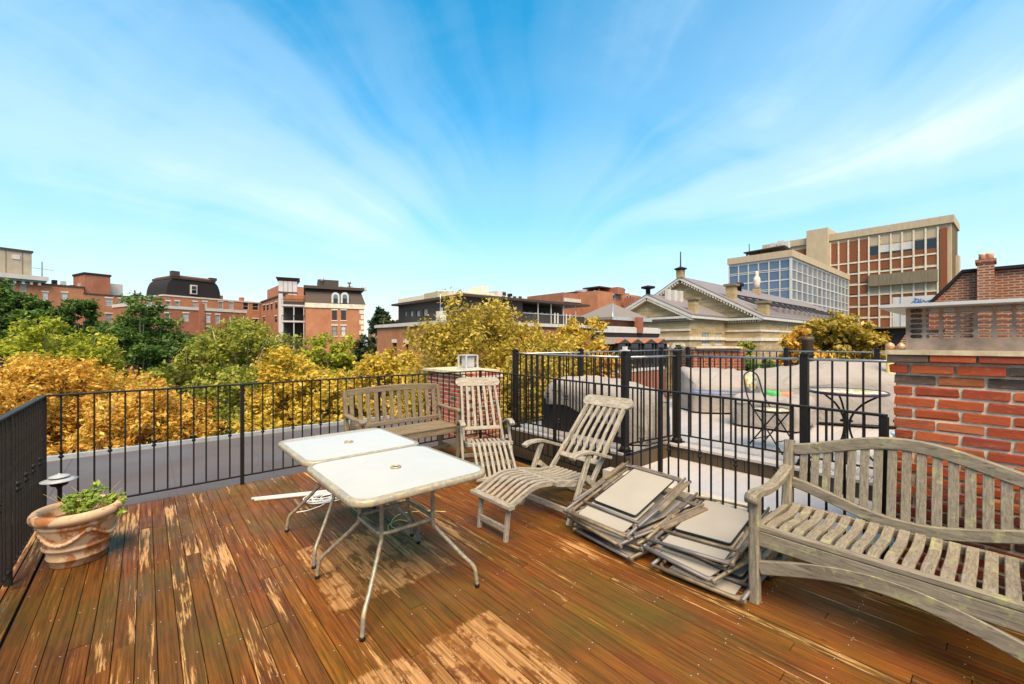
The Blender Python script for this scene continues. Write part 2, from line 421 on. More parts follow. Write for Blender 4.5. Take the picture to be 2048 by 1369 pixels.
M['fb_brown'] = farbrick('near_brown_brick', (.27, .085, .04), (.2, .055, .03), (.42, .29, .2), 1.0, .016)
M['slate_black'] = mat('black_slate', lambda t: pbr(t, t.mix(t.noise(t.mapping(objc(t), (4, 4, 12)), 1.0, 4), (.012, .01, .011), (.03, .025, .024)), .75, 0, None, 0, 0, .15))
M['slate_brown'] = mat('brown_slate', lambda t: pbr(t, t.mix(t.noise(t.mapping(objc(t), (5, 5, 14)), 1.0, 4), (.025, .014, .009), (.06, .036, .022)), .7))
M['slate_grey'] = mat('grey_slate', lambda t: pbr(t, t.mix(t.noise(t.mapping(objc(t), (6, 6, 9)), 1.0, 5, .7), (.115, .098, .085), (.2, .172, .15)), .8))
M['metal_roof'] = mat('mauve_grey_metal_roof', lambda t: pbr(t, t.mix(t.noise(objc(t), .6, 6, .65), (.125, .1, .095), (.2, .168, .158)), .6))
def stone_fn(t):
    sp = t.n('ShaderNodeSeparateXYZ', None, Vector=objc(t))
    v = t.n('ShaderNodeCombineXYZ', None, X=t.math('ADD', sp.outputs[0], sp.outputs[1]), Y=sp.outputs[2], Z=0.0).outputs[0]
    b = t.n('ShaderNodeTexBrick', {'offset': .5}, Vector=v, Color1=(.43, .335, .19), Color2=(.37, .285, .165), Mortar=(.22, .16, .09), Scale=1.0)
    b.inputs['Mortar Size'].default_value = .02; b.inputs['Brick Width'].default_value = 1.4; b.inputs['Row Height'].default_value = .5
    n = t.noise(t.mapping(objc(t), (.5, .5, 2.2)), 1.0, 6, .65)
    return pbr(t, t.mix(t.ramp(n, [(.4, .7), (.6, 0)]), b.outputs[0], (.26, .16, .065)), .85, 0, None, 0, 0, .2)
M['limestone'] = mat('buff_limestone', stone_fn)
M['pale_stone'] = simple('pale_stone_trim', (.56, .49, .38), .8, 0, .2, 2, .2)
M['conc_beige'] = mat('streaked_concrete', lambda t: pbr(t, t.mix(t.noise(t.mapping(objc(t), (1.2, 1.2, .25)), 1.0, 6, .65), (.28, .21, .13), (.5, .41, .28)), .85, 0, None, 0, 0, .2))
M['conc_dark'] = mat('stained_concrete', lambda t: pbr(t, t.mix(t.noise(t.mapping(objc(t), (2, 2, .3)), 1.0, 6, .65), (.07, .055, .03), (.24, .19, .12)), .85))
M['panel_brick'] = mat('brown_brick_panel', lambda t: pbr(t, t.mix(t.math('MULTIPLY', t.math('ADD', orand(t), t.noise(t.mapping(objc(t), (.5, .5, 5)), 1.0, 5)), .5), (.14, .048, .022), (.25, .09, .04)), .85, 0, None, 0, 0, .2))
M['off_white'] = simple('off_white_paint', (.45, .42, .38), .6, 0, .12, 1.5)
M['white_frame'] = simple('white_frame', (.46, .445, .41), .5, 0, .1, 2)
M['pane'] = mat('window_pane', lambda t: pbr(t, t.mix(orand(t), (.05, .06, .06), (.45, .46, .44)), .08, 0, None, 0, 0, .6))
M['dark_pane'] = mat('dark_window_pane', lambda t: pbr(t, (.012, .013, .014), .06, 0, None, 0, 0, .6))
M['blue_pane'] = mat('blue_curtain_pane', lambda t: pbr(t, t.mix(t.math('MULTIPLY', t.math('ADD', orand(t), t.noise(objc(t), .8, 4)), .5), (.05, .09, .16), (.11, .165, .25)), .12, 0, None, 0, 0, .5))
M['grey_pane'] = mat('grey_curtain_pane', lambda t: pbr(t, t.mix(t.math('MULTIPLY', t.math('ADD', orand(t), t.noise(objc(t), .6, 4)), .5), (.1, .125, .16), (.2, .235, .28)), .12, 0, None, 0, 0, .5))
M['penthouse_tan'] = simple('tan_render', (.33, .275, .2), .85, 0, .15, 1.0)
M['penthouse_grey'] = simple('lilac_grey_cladding', (.42, .4, .4), .7, 0, .12, 1.0)
M['dark_clad'] = mat('dark_brown_cladding', lambda t: pbr(t, t.mix(t.noise(t.mapping(objc(t), (.5, .5, 9)), 1.0, 4), (.016, .011, .008), (.035, .025, .018)), .6))
M['cornice_green'] = simple('verdigris_copper', (.11, .2, .15), .7, 0, .25, 3)
M['cream'] = simple('cream_render', (.58, .52, .4), .8, 0, .12, 1.5)
M['asphalt'] = simple('street_asphalt', (.05, .048, .045), .85, 0, .3, .8)
M['grass'] = simple('park_grass', (.06, .085, .02), .9, 0, .5, .5)
M['bark'] = mat('grey_bark', lambda t: pbr(t, t.mix(t.noise(t.mapping(objc(t), (8, 8, 1.5)), 1.0, 5, .65), (.09, .07, .05), (.3, .26, .2)), .9))
M['bark_pale'] = mat('pale_bark', lambda t: pbr(t, t.mix(t.noise(t.mapping(objc(t), (5, 5, 2)), 1.0, 5, .65), (.3, .27, .2), (.62, .58, .48)), .9))

def leaf_mat(name, stops):
    def fn(t):
        a = t.n('ShaderNodeAttribute', {'attribute_name': 'tint'})
        c = t.ramp(a.outputs['Fac'], stops)
        p = pbr(t, c, .55, 0, None, 0, 0, .3)
        tr = t.n('ShaderNodeBsdfTranslucent', None, Color=c)
        return t.n('ShaderNodeMixShader', None, i0=.42, i1=p, i2=tr).outputs[0]
    return mat(name, fn)
L = {
 'orange': leaf_mat('orange_leaves', [(0, (.32, .16, .02)), (.35, (.54, .285, .035)), (.7, (.68, .42, .06)), (1, (.76, .57, .15))]),
 'gold': leaf_mat('golden_leaves', [(0, (.28, .18, .015)), (.35, (.5, .34, .03)), (.7, (.6, .43, .045)), (1, (.7, .56, .13))]),
 'bronze': leaf_mat('bronze_gold_leaves', [(0, (.14, .11, .014)), (.35, (.32, .24, .028)), (.7, (.5, .36, .045)), (1, (.66, .5, .11))]),
 'lime': leaf_mat('yellow_green_leaves', [(0, (.12, .15, .012)), (.4, (.29, .32, .02)), (.75, (.44, .44, .03)), (1, (.6, .54, .08))]),
 'olive': leaf_mat('olive_leaves', [(0, (.075, .1, .012)), (.4, (.19, .21, .022)), (.75, (.33, .33, .035)), (1, (.5, .44, .08))]),
 'green': leaf_mat('green_leaves', [(0, (.025, .06, .012)), (.4, (.065, .13, .02)), (.8, (.13, .21, .035)), (1, (.24, .3, .06))]),
 'dark': leaf_mat('dark_green_leaves', [(0, (.012, .028, .01)), (.5, (.03, .055, .017)), (1, (.07, .095, .03))]),
}

# ------------------------------------------------------------------ setting: ground, roofs, decks
GZ = -13.0
tag(MB().box(-900, 900, -900, 900, GZ - .5, GZ).build('ground', M['asphalt']), kind='structure')
tag(MB().box(-45, 22, 10.5, 36, GZ + .004, GZ + .12).build('park_ground', M['grass']), kind='structure')
fr = tag(MB().box(-9, 3.55, -3, 8.45, GZ, -.12).build('flat_roof', M['roofing']), kind='structure')
MB().box(-9, 3.9, 8.45, 8.53, -.3, -.06).build('roof_edge_strip', M['zinc'], fr)
MB().box(3.551, 4.6, 5.32, 8.449, GZ, -.121).build('roof_corner', M['roofing'], fr)

for k in range(6): MB().bar((-.8 + k * 1.02, 5.33, -.1185), (-.8 + k * 1.02, 8.44, -.1185), .07, .005, (1, 0, 0), .001).build('roof_seam', M['roofing'], fr)
DX0, PITCH = -.62, .083
deck = tag(MB().box(-.63, 3.5, -2.2, 5.27, -.119, -.034).build('deck', M['dark']), kind='structure')
def plank_mesh(name, m, w, th):
    return MB().sweep([(0, 0, -th / 2), (0, 1, -th / 2)], (1, 0, 0), w, th, .002).mesh(name, m)
pm = plank_mesh('plank', M['deck'], PITCH - .003, .032)
i = 0; x = DX0 + PITCH / 2
screws = MB()
while x < 3.52:
    y = -2.2 - rng.random() * 2.4
    first = i == 0
    while y < 5.26:
        y1 = y + rng.choice([1.9, 2.6, 3.1, 3.7, 4.3])
        if 5.26 - y1 < .6: y1 = 5.26
        a, b = max(y, -2.2), min(y1, 5.26)
        if b - a > .05:
            child('plank', pm, deck, (x - (.012 if first else 0), a, rng.uniform(-.0015, .0015)), (0, rng.uniform(-.004, .004), 0), (1, b - a - .004, 1))
        y = y1
    for k in range(-4, 13):
        ys = k * .405 + .1
        for s in (-1, 1):
            if rng.random() < .5:
                screws.lathe([(.0034, 0), (.003, .0009), (0, .0012)], 6, (x + s * (.025 + rng.uniform(-.004, .004)), ys + rng.uniform(-.02, .02), .0012))
    i += 1; x += PITCH
child('plank', pm, deck, (-.672, -2.2, .002), None, (.9, 7.46, 1))
so = screws.build('screw_heads', M['zinc'], deck); so['kind'] = 'stuff'

# neighbour's side: membrane gutter, curb, raised grey deck with skirt
NZ = .27
tag(MB().box(3.52, 4.84, -3, 2.66, GZ, .1).build('membrane_roof', M['membrane']), kind='structure')
tag(MB().box(3.53, 3.66, -3, 2.66, .1002, .2).build('roof_curb', M['pale_stone']), kind='structure')
nd = tag(MB().box(4.86, 9.25, -3, 4.66, GZ, NZ - .035).build('neighbour_deck', M['dark']), kind='structure')
MB().box(4.0, 4.8595, 2.66, 4.66, GZ, NZ - .0352).build('deck_base', M['dark'], nd)
npm = MB().sweep([(0, 0, -.013), (1, 0, -.013)], (0, 1, 0), .136, .026, .003).mesh('plank', M['greydeck'])
y = -2.96
while y < 4.66:
    x0 = 3.97 if y > 2.66 else 4.8
    child('plank', npm, nd, (x0, y, NZ - .0005 * rng.random()), None, (9.28 - x0, 1, 1))
    y += .1405
fb = MB().sweep([(0, 0, 0), (0, 0, 1)], (0, 1, 0), .135, .02, .002).mesh('skirt_board', M['fascia'])
for k in range(15): child('skirt_board', fb, nd, (3.985, 2.73 + .14 * k, -.12), None, (1, 1, NZ + .09))
for k in range(40): child('skirt_board', fb, nd, (4.845, -2.9 + .14 * k, .1), None, (1, 1, NZ - .13))
fb2 = MB().sweep([(0, 0, 0), (0, 0, 1)], (1, 0, 0), .135, .02, .002).mesh('skirt_board', M['fascia'])
for k in range(6): child('skirt_board', fb2, nd, (4.06 + .14 * k, 2.65, .1), None, (1, 1, NZ - .13))

# ------------------------------------------------------------------ railings
def baluster_mesh(w, z0, z1, m, knuckle=None):
    b = MB().bar((0, 0, z0), (0, 0, z1), w, w, (1, 0, 0), w * .12)
    for k in (knuckle or []):
        b.lathe([(w * .5, -.034), (w * .95, -.03), (w * 1.5, -.02), (w * .85, -.008), (w * .66, 0), (w * .85, .008), (w * 1.6, .02), (w * .95, .03), (w * .5, .036)], 10, (0, 0, k))
    return b.mesh('baluster', m)
def railing(label, A, B, z0, h, posts, step, m, bw=.013, pw=.034, capped=False, knuck=3, kz=.55, foot=.09, group=None, toph=.016, topw=.036, koff=0):
    A = Vector((*A, z0)); B = Vector((*B, z0)); Lg = (B - A).length
    t = thing('railing', label, 'railing', A, math.atan2(B.y - A.y, B.x - A.x), group)
    if capped: MB().tube([(-.01, 0, h - .012), (Lg + .01, 0, h - .012)], .013, 12).build('top_rail', M['iron_gloss'], t)
    else: MB().bar((-.01, 0, h - toph / 2), (Lg + .01, 0, h - toph / 2), topw, toph, (0, 1, 0), .003).build('top_rail', m, t)
    MB().bar((0, 0, foot), (Lg, 0, foot), bw * 1.5, .016, (0, 1, 0), .002).build('bottom_rail', m, t)
    ph = h + .03 if capped else h - toph
    pmb = MB().bar((0, 0, 0 if not capped else -.0), (0, 0, ph), pw, pw, (1, 0, 0), pw * .06)
    if capped:
        pmb.box(-pw * .62, pw * .62, -pw * .62, pw * .62, ph, ph + .012)
        pmb.lathe([(pw * .5, 0), (pw * .35, .014), (pw * .1, .02), (0, .021)], 12, (0, 0, ph + .012))
        pmb.box(-pw * .95, pw * .95, -pw * .95, pw * .95, .001, .014)
        pmb.lathe([(pw * .9, 0), (pw * .85, .03), (pw * .6, .05)], 14, (0, 0, .014))
    pme = pmb.mesh('post', m)
    for p in posts: child('post', pme, t, (p, 0, 0))
    b0 = baluster_mesh(bw, foot, h - toph - .001, m); b1 = baluster_mesh(bw, foot, h - toph - .001, m, [kz])
    n = int(Lg / step + .5)
    for k in range(1, n):
        xx = k * Lg / n
        if any(abs(xx - p) < pw * .9 for p in posts): continue
        child('baluster', b1 if (knuck and (k + koff) % knuck == 0) else b0, t, (xx, 0, 0))
    return t
RH = 1.06
railing('dark iron railing along the far edge of the wooden deck', (-.64, 5.2), (3.96, 5.3), 0, RH, [0, 1.41, 2.92, 4.58], .1, M['iron'], koff=2)
railing('iron railing seen edge-on beside the terracotta pot', (-.64, -1.6), (-.64, 5.17), 0, RH, [1.2, 2.7, 4.2, 5.6], .085, M['iron_brown'], bw=.016, knuck=3)
railing('dark iron railing between wooden deck and pale membrane roof, behind the folded chairs', (3.40, .46), (3.95, 5.27), 0, RH, [.0, 1.6, 3.1], .1, M['iron'], knuck=3)
NH = 1.07
railing('short black railing with square posts in front of the draped grill', (4.07, 4.62), (4.07, 2.76), NZ, NH, [0, 1.86], .11, M['iron'], .016, .07, True, 3, .52)
railing('short black railing joining two posts above the gutter corner', (4.13, 2.72), (4.97, 2.6), NZ, NH, [.82], .11, M['iron'], .016, .07, True, 0)
railing('black railing with square posts in front of the mosaic table', (4.97, 2.56), (4.97, -.8), NZ, NH, [1.28, 2.5], .115, M['iron'], .016, .07, True, 0)
railing('black railing behind the beige furniture covers', (9.05, 4.52), (9.05, -1.4), NZ, NH, [0, 1.9, 3.2, 4.6], .115, M['iron'], .016, .07, True, 0)
railing('black railing on the tree side of the neighbouring roof deck', (4.14, 4.58), (9.0, 4.58), NZ, NH, [1.35, 2.75, 3.9], .115, M['iron'], .016, .07, True, 0)
lf = thing('post_lantern', 'small white square post cap light on black railing post', 'lantern', (4.07, 2.76, NZ + NH + .06))
MB().box(-.042, .042, -.042, .042, 0, .012).build('base', M['white_metal'], lf)
MB().box(-.02, .02, -.02, .02, .012, .05).build('lamp', M['white_metal'], lf)

# ------------------------------------------------------------------ brick chimneys, every brick an object
def brick_stack(parent, x0, x1, y0, y1, z0, z1, m, mdark, dark_rows=(), lx=.176, lz=.05, mz=.0138, proud=.003, faces='-x-y', projecting={}, dark_below=-9):
    MB().box(x0 + .006, x1 - .006, y0 + .006, y1 - .006, z0, z1).build('mortar_core', M['mortar'], parent)
    cache = {}
    def brick(p, sx, sy, dark, low_course=False):
        key = (round(sx, 2), round(sy, 2), dark, low_course, rng.randrange(4))
        if key not in cache:
            b = MB(); h = lz / 2; c = .005; j = lambda: rng.uniform(-.0034, .0034)
            pts = []
            for zz in (-h, -h + c, h - c, h):
                k = c if abs(zz) == h else 0
                for (ax, ay) in ((-1, -1), (1, -1), (1, 1), (-1, 1)):
                    pts.append((ax * (sx / 2 - k) + j(), ay * (sy / 2 - k) + j(), zz + j()))
            fs = [(3, 2, 1, 0), (12, 13, 14, 15)]
            for r in range(3):
                for k in range(4):
                    k2 = (k + 1) % 4; fs.append((r * 4 + k, r * 4 + k2, r * 4 + 4 + k2, r * 4 + 4 + k))
            b.add(pts, fs); cache[key] = b.mesh('brick', mdark if dark else (M['brick_low'] if low_course else m))
        child('brick', cache[key], parent, p, (0, 0, rng.uniform(-.008, .008)))
    n = int((z1 - z0 + mz) / (lz + mz)); pz = (z1 - z0 + mz) / n
    for r in range(n):
        z = z0 + r * pz + lz / 2 + mz * .5
        from_top = n - 1 - r
        out = proud + projecting.get(from_top, 0)
        if '-x' in faces:
            y = y1 + out; k = 0; half = r % 2 == 0
            while y > y0 - .001:
                ln_ = (lx * .5 - mz / 2 if half and k == 0 else lx)
                yb = max(y - ln_, y0 - out)
                if y - yb > .03: brick((x0 - out + .05, (y + yb) / 2, z), .1, y - yb, (from_top == 0 and 0 in dark_rows and k == 0) or (from_top == 2 and 2 in dark_rows and k in (0, 2)) or (from_top == 1 and 1 in dark_rows and k == 3) or (rng.random() < .015), z < dark_below)
                y = yb - mz; k += 1
        if '-y' in faces:
            x = x0 + .105; half = r % 2 == 1; k = 0
            while x < x1 - .02:
                ln_ = lx * .5 if half and k == 0 else lx
                xb = min(x + ln_, x1)
                if xb - x > .03: brick(((x + xb) / 2, y0 - out + .05, z), xb - x, .1, rng.random() < .05)
                x = xb + mz; k += 1
        if '+y' in faces:
            x = x0 + .105; k = 0
            while x < x1 - .02:
                xb = min(x + lx, x1)
                if xb - x > .03: brick(((x + xb) / 2, y1 + out - .05, z), xb - x, .1, rng.random() < .05)
                x = xb + mz; k += 1
ch = thing('brick_chimney', 'large red brick chimney with latticed vent block behind the curved bench', 'chimney', (0, 0, 0))
CX0, CX1, CY0, CY1 = 3.45, 4.35, -1.7, .42
brick_stack(ch, CX0, CX1, CY0, CY1, 0.0, 1.425, M['brick'], M['brick_dark'], (0, 1, 2), faces='-x+y', projecting={0: .03, 1: .018}, dark_below=.6)
MB().box(CX0 - .04, CX1, CY0, CY1 + .04, 1.425, 1.452).build('cap_slab', M['stone_cap'], ch)
# lattice vent: concrete screen with hexagon openings
lat = MB()
LX, LY1, LZ0, LZ1 = CX0 + .03, CY1 - .045, 1.452, 1.702
lat.box(LX, LX + .06, CY0 + .1, LY1, LZ0, LZ0 + .066)
cw, chh = .0685, .0305
ncol = int((LY1 - CY0 - .2) / cw); zb = LZ0 + .066
for c in range(ncol):
    for r in range(6):
        yc = LY1 - .012 - (c + .5) * cw; zc = zb + (r + .5) * chh
        if r % 2: pass
        o_ = [(-.5, -.5), (.5, -.5), (.5, .5), (-.5, .5)]
        outer = []; inner = []
        hx, hz = cw / 2, chh / 2; ix, iz = hx - .0065, hz - .0035
        outer = [(-hx, -hz), (-hx * .45, -hz), (hx * .45, -hz), (hx, -hz), (hx, 0), (hx, hz), (hx * .45, hz), (-hx * .45, hz), (-hx, hz), (-hx, 0)]
        inner = [(-ix * .86, -iz * .72), (-ix * .62, -iz), (ix * .62, -iz), (ix * .86, -iz * .72), (ix, 0), (ix * .86, iz * .72), (ix * .62, iz), (-ix * .62, iz), (-ix * .86, iz * .72), (-ix, 0)]
        vs_ = []
        for xx in (LX, LX + .018):
            vs_ += [(xx, yc - a, zc + b) for a, b in outer]; vs_ += [(xx, yc - a, zc + b) for a, b in inner]
        fs_ = []
        for k in range(10):
            k2 = (k + 1) % 10
            fs_.append((k, k2, 10 + k2, 10 + k)); fs_.append((10 + k, 10 + k2, 30 + k2, 30 + k)); fs_.append((20 + k2, 20 + k, 30 + k, 30 + k2))
        lat.add(vs_, fs_)
ytop = zb + 6 * chh
lat.box(LX, LX + .05, CY0 + .1, LY1, ytop, LZ1)
lat.box(LX, LX + .05, LY1 - .0121, LY1, zb, ytop)
lat.box(LX + .05, CX1 - .1, LY1 - .04, LY1 - .002, LZ0, LZ1)
lat.build('lattice_block', M['concrete'], ch)
MB().sweep([(CX0 + .4, CY0, 1.712), (CX0 + .4, CY1 + .06, 1.712)], (1, 0, 0), 1.0, .022, .004).build('metal_cap', M['white_metal'], ch)
MB().prism([(CX0 - .095, CY1 + .055, 1.7), (CX0 - .095, CY0, 1.7), (CX0 - .1, CY0, 1.722), (CX0 - .1, CY1 + .055, 1.722)], (.02, 0, 0)).build('drip_edge', M['white_metal'], ch)

c2_ = thing('brick_chimney', 'squat red brick chimney carrying a square metal flue cap beyond the railing', 'chimney', (0, 0, 0))
brick_stack(c2_, 3.93, 4.62, 5.62, 6.9, -.12, .98, M['brick_far'], M['brick_dark'], (), lx=.178, lz=.05, mz=.016)
MB().box(3.86, 4.68, 5.72, 6.96, .98, 1.02).build('cap_slab', M['stone_cap'], c2_)
MB().prism([(3.9, 5.6, .9), (3.9, 5.95, .98), (4.66, 5.95, .98), (4.66, 5.6, .9)], (0, 0, .03)).build('flashing', M['white_metal'], c2_)
fl = thing('flue_cap', 'square white metal flue cap on the squat chimney', 'flue cap', (4.16, 5.95, 1.0))
MB().box(-.14, .14, -.14, .14, .02, .07).build('base', M['white_metal'], fl)
MB().box(-.12, .12, -.12, .12, .27, .285).build('lid', M['white_metal'], fl)
for a in (-1, 1):
    for b in (-1, 1): MB().box(a * .115 - .012, a * .115 + .012, b * .115 - .012, b * .115 + .012, .07, .27).build('corner_post', M['white_metal'], fl)
MB().box(-.078, .078, -.078, .078, .07, .269).build('inner_flue', M['white_metal'], fl)
MB().box(-.105, .105, -.105, .105, .0701, .074).build('flue_floor', M['dark'], fl)

# ------------------------------------------------------------------ buildings
VX, VY = 2000.0, 290.0              # vanishing columns of the X and Y axes
class Fac:
    """vertical facade plane through at(px0, ., d0) running towards the vanishing column vp.
    Local frame of its building: x along the facade, -y towards the viewer, z up from the ground."""
    def __init__(s, px0, d0, vp, away=True):
        s.o = at(px0, 684.5, d0); s.o.z = 0
        u = (FV + RV * ((vp - 1024.0) / FPX)).normalized()
        s.u = u if away else -u
        if s.u.dot(RV) < 0: s.u = -s.u
        s.rz = math.atan2(s.u.y, s.u.x)
        s.loc = Vector((s.o.x, s.o.y, GZ))
    def x(s, px):
        k = (px - 1024.0) / FPX
        a = s.o.dot(RV) - k * s.o.dot(FV); b = s.u.dot(RV) - k * s.u.dot(FV)
        return -a / b
    def d(s, px): return (s.o + s.u * s.x(px)).dot(FV)
    def z(s, px, py): return EYE - s.d(px) * (py - 684.5) / FPX - GZ
    def rect(s, a, t, b, c):
        m = (a + b) / 2
        return (s.x(a), s.x(b), s.z(m, c), s.z(m, t))

_wc = {}
def window(parent, r, rev=.12, frame='white_frame', pane='pane', bars=1, cols=1, lintel=None, sill=None, fw=.07):
    x0, x1, z0, z1 = r; wd, ht = x1 - x0, z1 - z0
    key = (round(wd, 2), round(ht, 2), frame, pane, bars, cols)
    if key not in _wc:
        m = MB()
        m.box(0, fw, -.03, .03, 0, ht); m.box(wd - fw, wd, -.03, .03, 0, ht); m.box(fw, wd - fw, -.03, .03, 0, fw); m.box(fw, wd - fw, -.03, .03, ht - fw, ht)
        for k in range(bars): zz = ht * (k + 1) / (bars + 1); m.box(fw, wd - fw, -.028, .02, zz - .03, zz + .03)
        for k in range(cols - 1): xx = wd * (k + 1) / cols; m.box(xx - .025, xx + .025, -.026, .02, fw, ht - fw)
        p = MB().quad((fw, .012, fw), (wd - fw, .012, fw), (wd - fw, .012, ht - fw), (fw, .012, ht - fw))
        _wc[key] = (m.mesh('window', M[frame]), p.mesh('pane', M[pane]))
    a, b = _wc[key]
    o = child('window', a, parent, (x0, rev - .03, z0))
    child('pane', b, o)
    if sill: MB().box(x0 - .1, x1 + .1, -.09, .03, z0 - .16, z0).build('window_sill', M[sill], parent)
    if lintel: MB().box(x0 - .12, x1 + .12, -.05, .03, z1, z1 + .22).build('lintel', M[lintel], parent)
    return o

def block(t, f, a, b, top, depth, wallmat, wins=(), zb=0.0, name='wall', coping=None, cop_h=.35, over=.12, **wk):
    """box of building between pixels a and b, top given as a photograph row at its middle; openings in front"""
    x0, x1 = f.x(a), f.x(b); z1 = f.z((a + b) / 2, top) if top is not None else zb
    hs = [f.rect(*w_[:4]) for w_ in wins]
    m = MB().wall(x0, x1, zb, z1, hs)
    m.quad((x0, depth, zb), (x0, 0, zb), (x0, 0, z1), (x0, depth, z1)); m.quad((x1, 0, zb), (x1, depth, zb), (x1, depth, z1), (x1, 0, z1))
    m.quad((x1, depth, zb), (x0, depth, zb), (x0, depth, z1), (x1, depth, z1)); m.quad((x0, 0, z1), (x1, 0, z1), (x1, depth, z1), (x0, depth, z1))
    o = m.build(name, M[wallmat], t)
    for w_, h in zip(wins, hs):
        kw = dict(wk); kw.update(w_[4] if len(w_) > 4 else {})
        window(t, h, **kw)
    if coping: MB().box(x0 - over, x1 + over, -over, depth + over, z1 + .003, z1 + cop_h).build('coping', M[coping], t)
    return x0, x1, z1

# --- brick row far left
ROW = Fac(-120, 0, 1500); ROW = Fac(80, 70, 1500)
def rowb(label): return thing('brick_row_house', label, 'building', ROW.loc, ROW.rz)
t = rowb('brick house with green copper cornice and tan rooftop penthouse')
x0, x1, z1 = block(t, ROW, -90, 78, 559, 12, 'fb_orange', [(18, 568, 29, 583), (41, 568, 53, 583), (-8, 568, 4, 583), (18, 600, 29, 616), (41, 600, 53, 616)], lintel='pale_stone')
MB().box(x0, x1 + .7, -.75, 12, z1 + .004, z1 + .3).build('cornice', M['cornice_green'], t)
MB().box(x0, x1 + .9, -.95, 12, z1 + .304, z1 + 1.0).build('cornice_top', M['off_white'], t)
for k in range(14): MB().box(x1 - .2 - k * .9, x1 + .1 - k * .9, -.6, -.003, z1 - .45, z1 - .002).build('bracket', M['off_white'], t)
px0, px1 = ROW.x(4), ROW.x(72); pz = ROW.z(40, 500)
MB().box(px0, px1, 2.2, 8, z1 + 1.0, pz).build('penthouse', M['penthouse_tan'], t)
MB().box(px0 - .15, px1 + .15, 2.05, 8.15, pz, pz + .35).build('penthouse_coping', M['slate_brown'], t)
MB().box(px0 + .75, px0 + .85, 2.16, 2.2, z1 + 1, pz).build('panel_joint', M['conc_dark'], t)
MB().box(px1 - 1.1, px1 - 1.0, 2.16, 2.2, z1 + 1, pz).build('panel_joint', M['conc_dark'], t)
MB().box(px1 - 2.2, px1 - 1.3, 2.1, 2.2, pz - 1.3, pz - .6).build('vent', M['off_white'], t)
t = rowb('brick house with low roof and aerial mast beside the stair tower')
x0, x1, z1 = block(t, ROW, 78.3, 168, 573, 12, 'fb_orange', [(85, 585, 96, 602), (123, 586, 135, 603), (85, 615, 96, 632), (123, 616, 135, 633)], lintel='pale_stone', coping='slate_brown', cop_h=.25)
MB().tube([(x0 + 1, 3, z1), (x0 + 1, 3, z1 + 4.2)], .06, 6).tube([(x0 - .4, 3, z1 + 3), (x0 + 2.4, 3, z1 + 2.9)], .03, 5).build('mast', M['iron'], t)
for k in range(7): MB().box(x0 + 2 + k * 1.1, x0 + 2.6 + k * 1.1, 2, 2.6, z1 + .25, z1 + .5 + .7 * rng.random()).build('roof_vent', M['zinc' if k % 2 else 'iron'], t)
t = rowb('brick house under the plain brick stair tower')
x0, x1, z1 = block(t, ROW, 168.3, 326, 594, 12, 'fb_orange', [(211, 597, 225, 612), (237, 598, 251, 613), (293, 600, 304, 615), (211, 628, 225, 645), (293, 630, 304, 646)], lintel='pale_stone', coping='slate_brown', cop_h=.2)
px0, px1 = ROW.x(171), ROW.x(223); pz = ROW.z(197, 551)
MB().box(px0, px1, .5, 6, z1 + .2, pz).build('stair_tower', M['fb_red'], t)
MB().box(px0 - .12, px1 + .12, .38, 6.12, pz, pz + .35).build('stair_tower_coping', M['slate_black'], t)
MB().tube([(px1 + 4.4, 3, z1), (px1 + 4.4, 3, z1 + 1.7)], .12, 6).build('vent_pipe', M['iron'], t)
MB().box(px1 + .1, px1 + 2.6, 3, 5, z1 + .2, z1 + 2.6).build('roof_cabinet', M['off_white'], t)
t = rowb('brick house carrying the curved black mansard attic')
wn = [(332, 603, 341, 617), (350, 603, 359, 617), (386, 604, 395, 618), (405, 604, 414, 618), (437, 604, 446, 618), (458, 605, 467, 619), (486, 606, 497, 620, {'pane': 'dark_pane'}), (505, 607, 517, 621, {'pane': 'dark_pane'})]
wn += [(a, b + 31, c, d + 33, *r) for a, b, c, d, *r in wn[5:]]
x0, x1, z1 = block(t, ROW, 326.3, 524, 600, 14, 'fb_orange', wn, lintel='pale_stone', coping='off_white', cop_h=.3)
mx0, mx1 = ROW.x(334), ROW.x(443); mz = ROW.z(388, 561); zb = z1 + .3
prof = []
for k in range(9):
    a = k / 8 * math.pi / 2
    prof.append((math.sin(a), 1 - math.cos(a)))
def mans(m, sgn, x): pass
ins = (mx1 - mx0) * .135; poly = []
for k in range(9):
    a = k / 8 * math.pi / 2
    poly.append((mx0 + ins * (1 - math.cos(a)), .4, zb + (mz - zb) * math.sin(a)))
poly += [(mx1 - (p[0] - mx0), p[1], p[2]) for p in reversed(poly)]
MB().prism(poly, (0, 9, 0)).build('mansard_roof', M['slate_black'], t)
cx0, cx1 = mx0 + ins - .3, mx1 - ins + .3
MB().box(cx0, cx1, .2, 9.6, mz + .003, mz + .45).build('roof_coping', M['slate_brown'], t)
MB().box(cx0 + .4, cx1 - .4, .4, 9.4, mz + .45, mz + .75).build('upper_coping', M['fb_red'], t)
MB().box(cx0 - .15, cx0 + 1.2, .1, 1.2, mz + .4, mz + 1.5).build('chimney', M['slate_brown'], t)
MB().box(cx1 - 1.1, cx1 + .2, .1, 1.2, mz + .4, mz + 1.0).build('chimney', M['slate_brown'], t)
r = ROW.rect(383, 572, 394, 588)
MB().box(r[0] - .12, r[1] + .12, .1, .395, r[2] - .1, r[3] + .15).build('dormer', M['white_frame'], t)
window(t, r, rev=.09, pane='dark_pane')
for px in (449, 492): MB().box(ROW.x(px), ROW.x(px) + .7, 2, 3, z1, z1 + 1.3).build('chimney', M['fb_red'], t)
LOW = Fac(370, 79, 1500)
t = thing('brick_extension', 'lower brick extension with white coping in front of the mansard house', 'building', LOW.loc, LOW.rz)
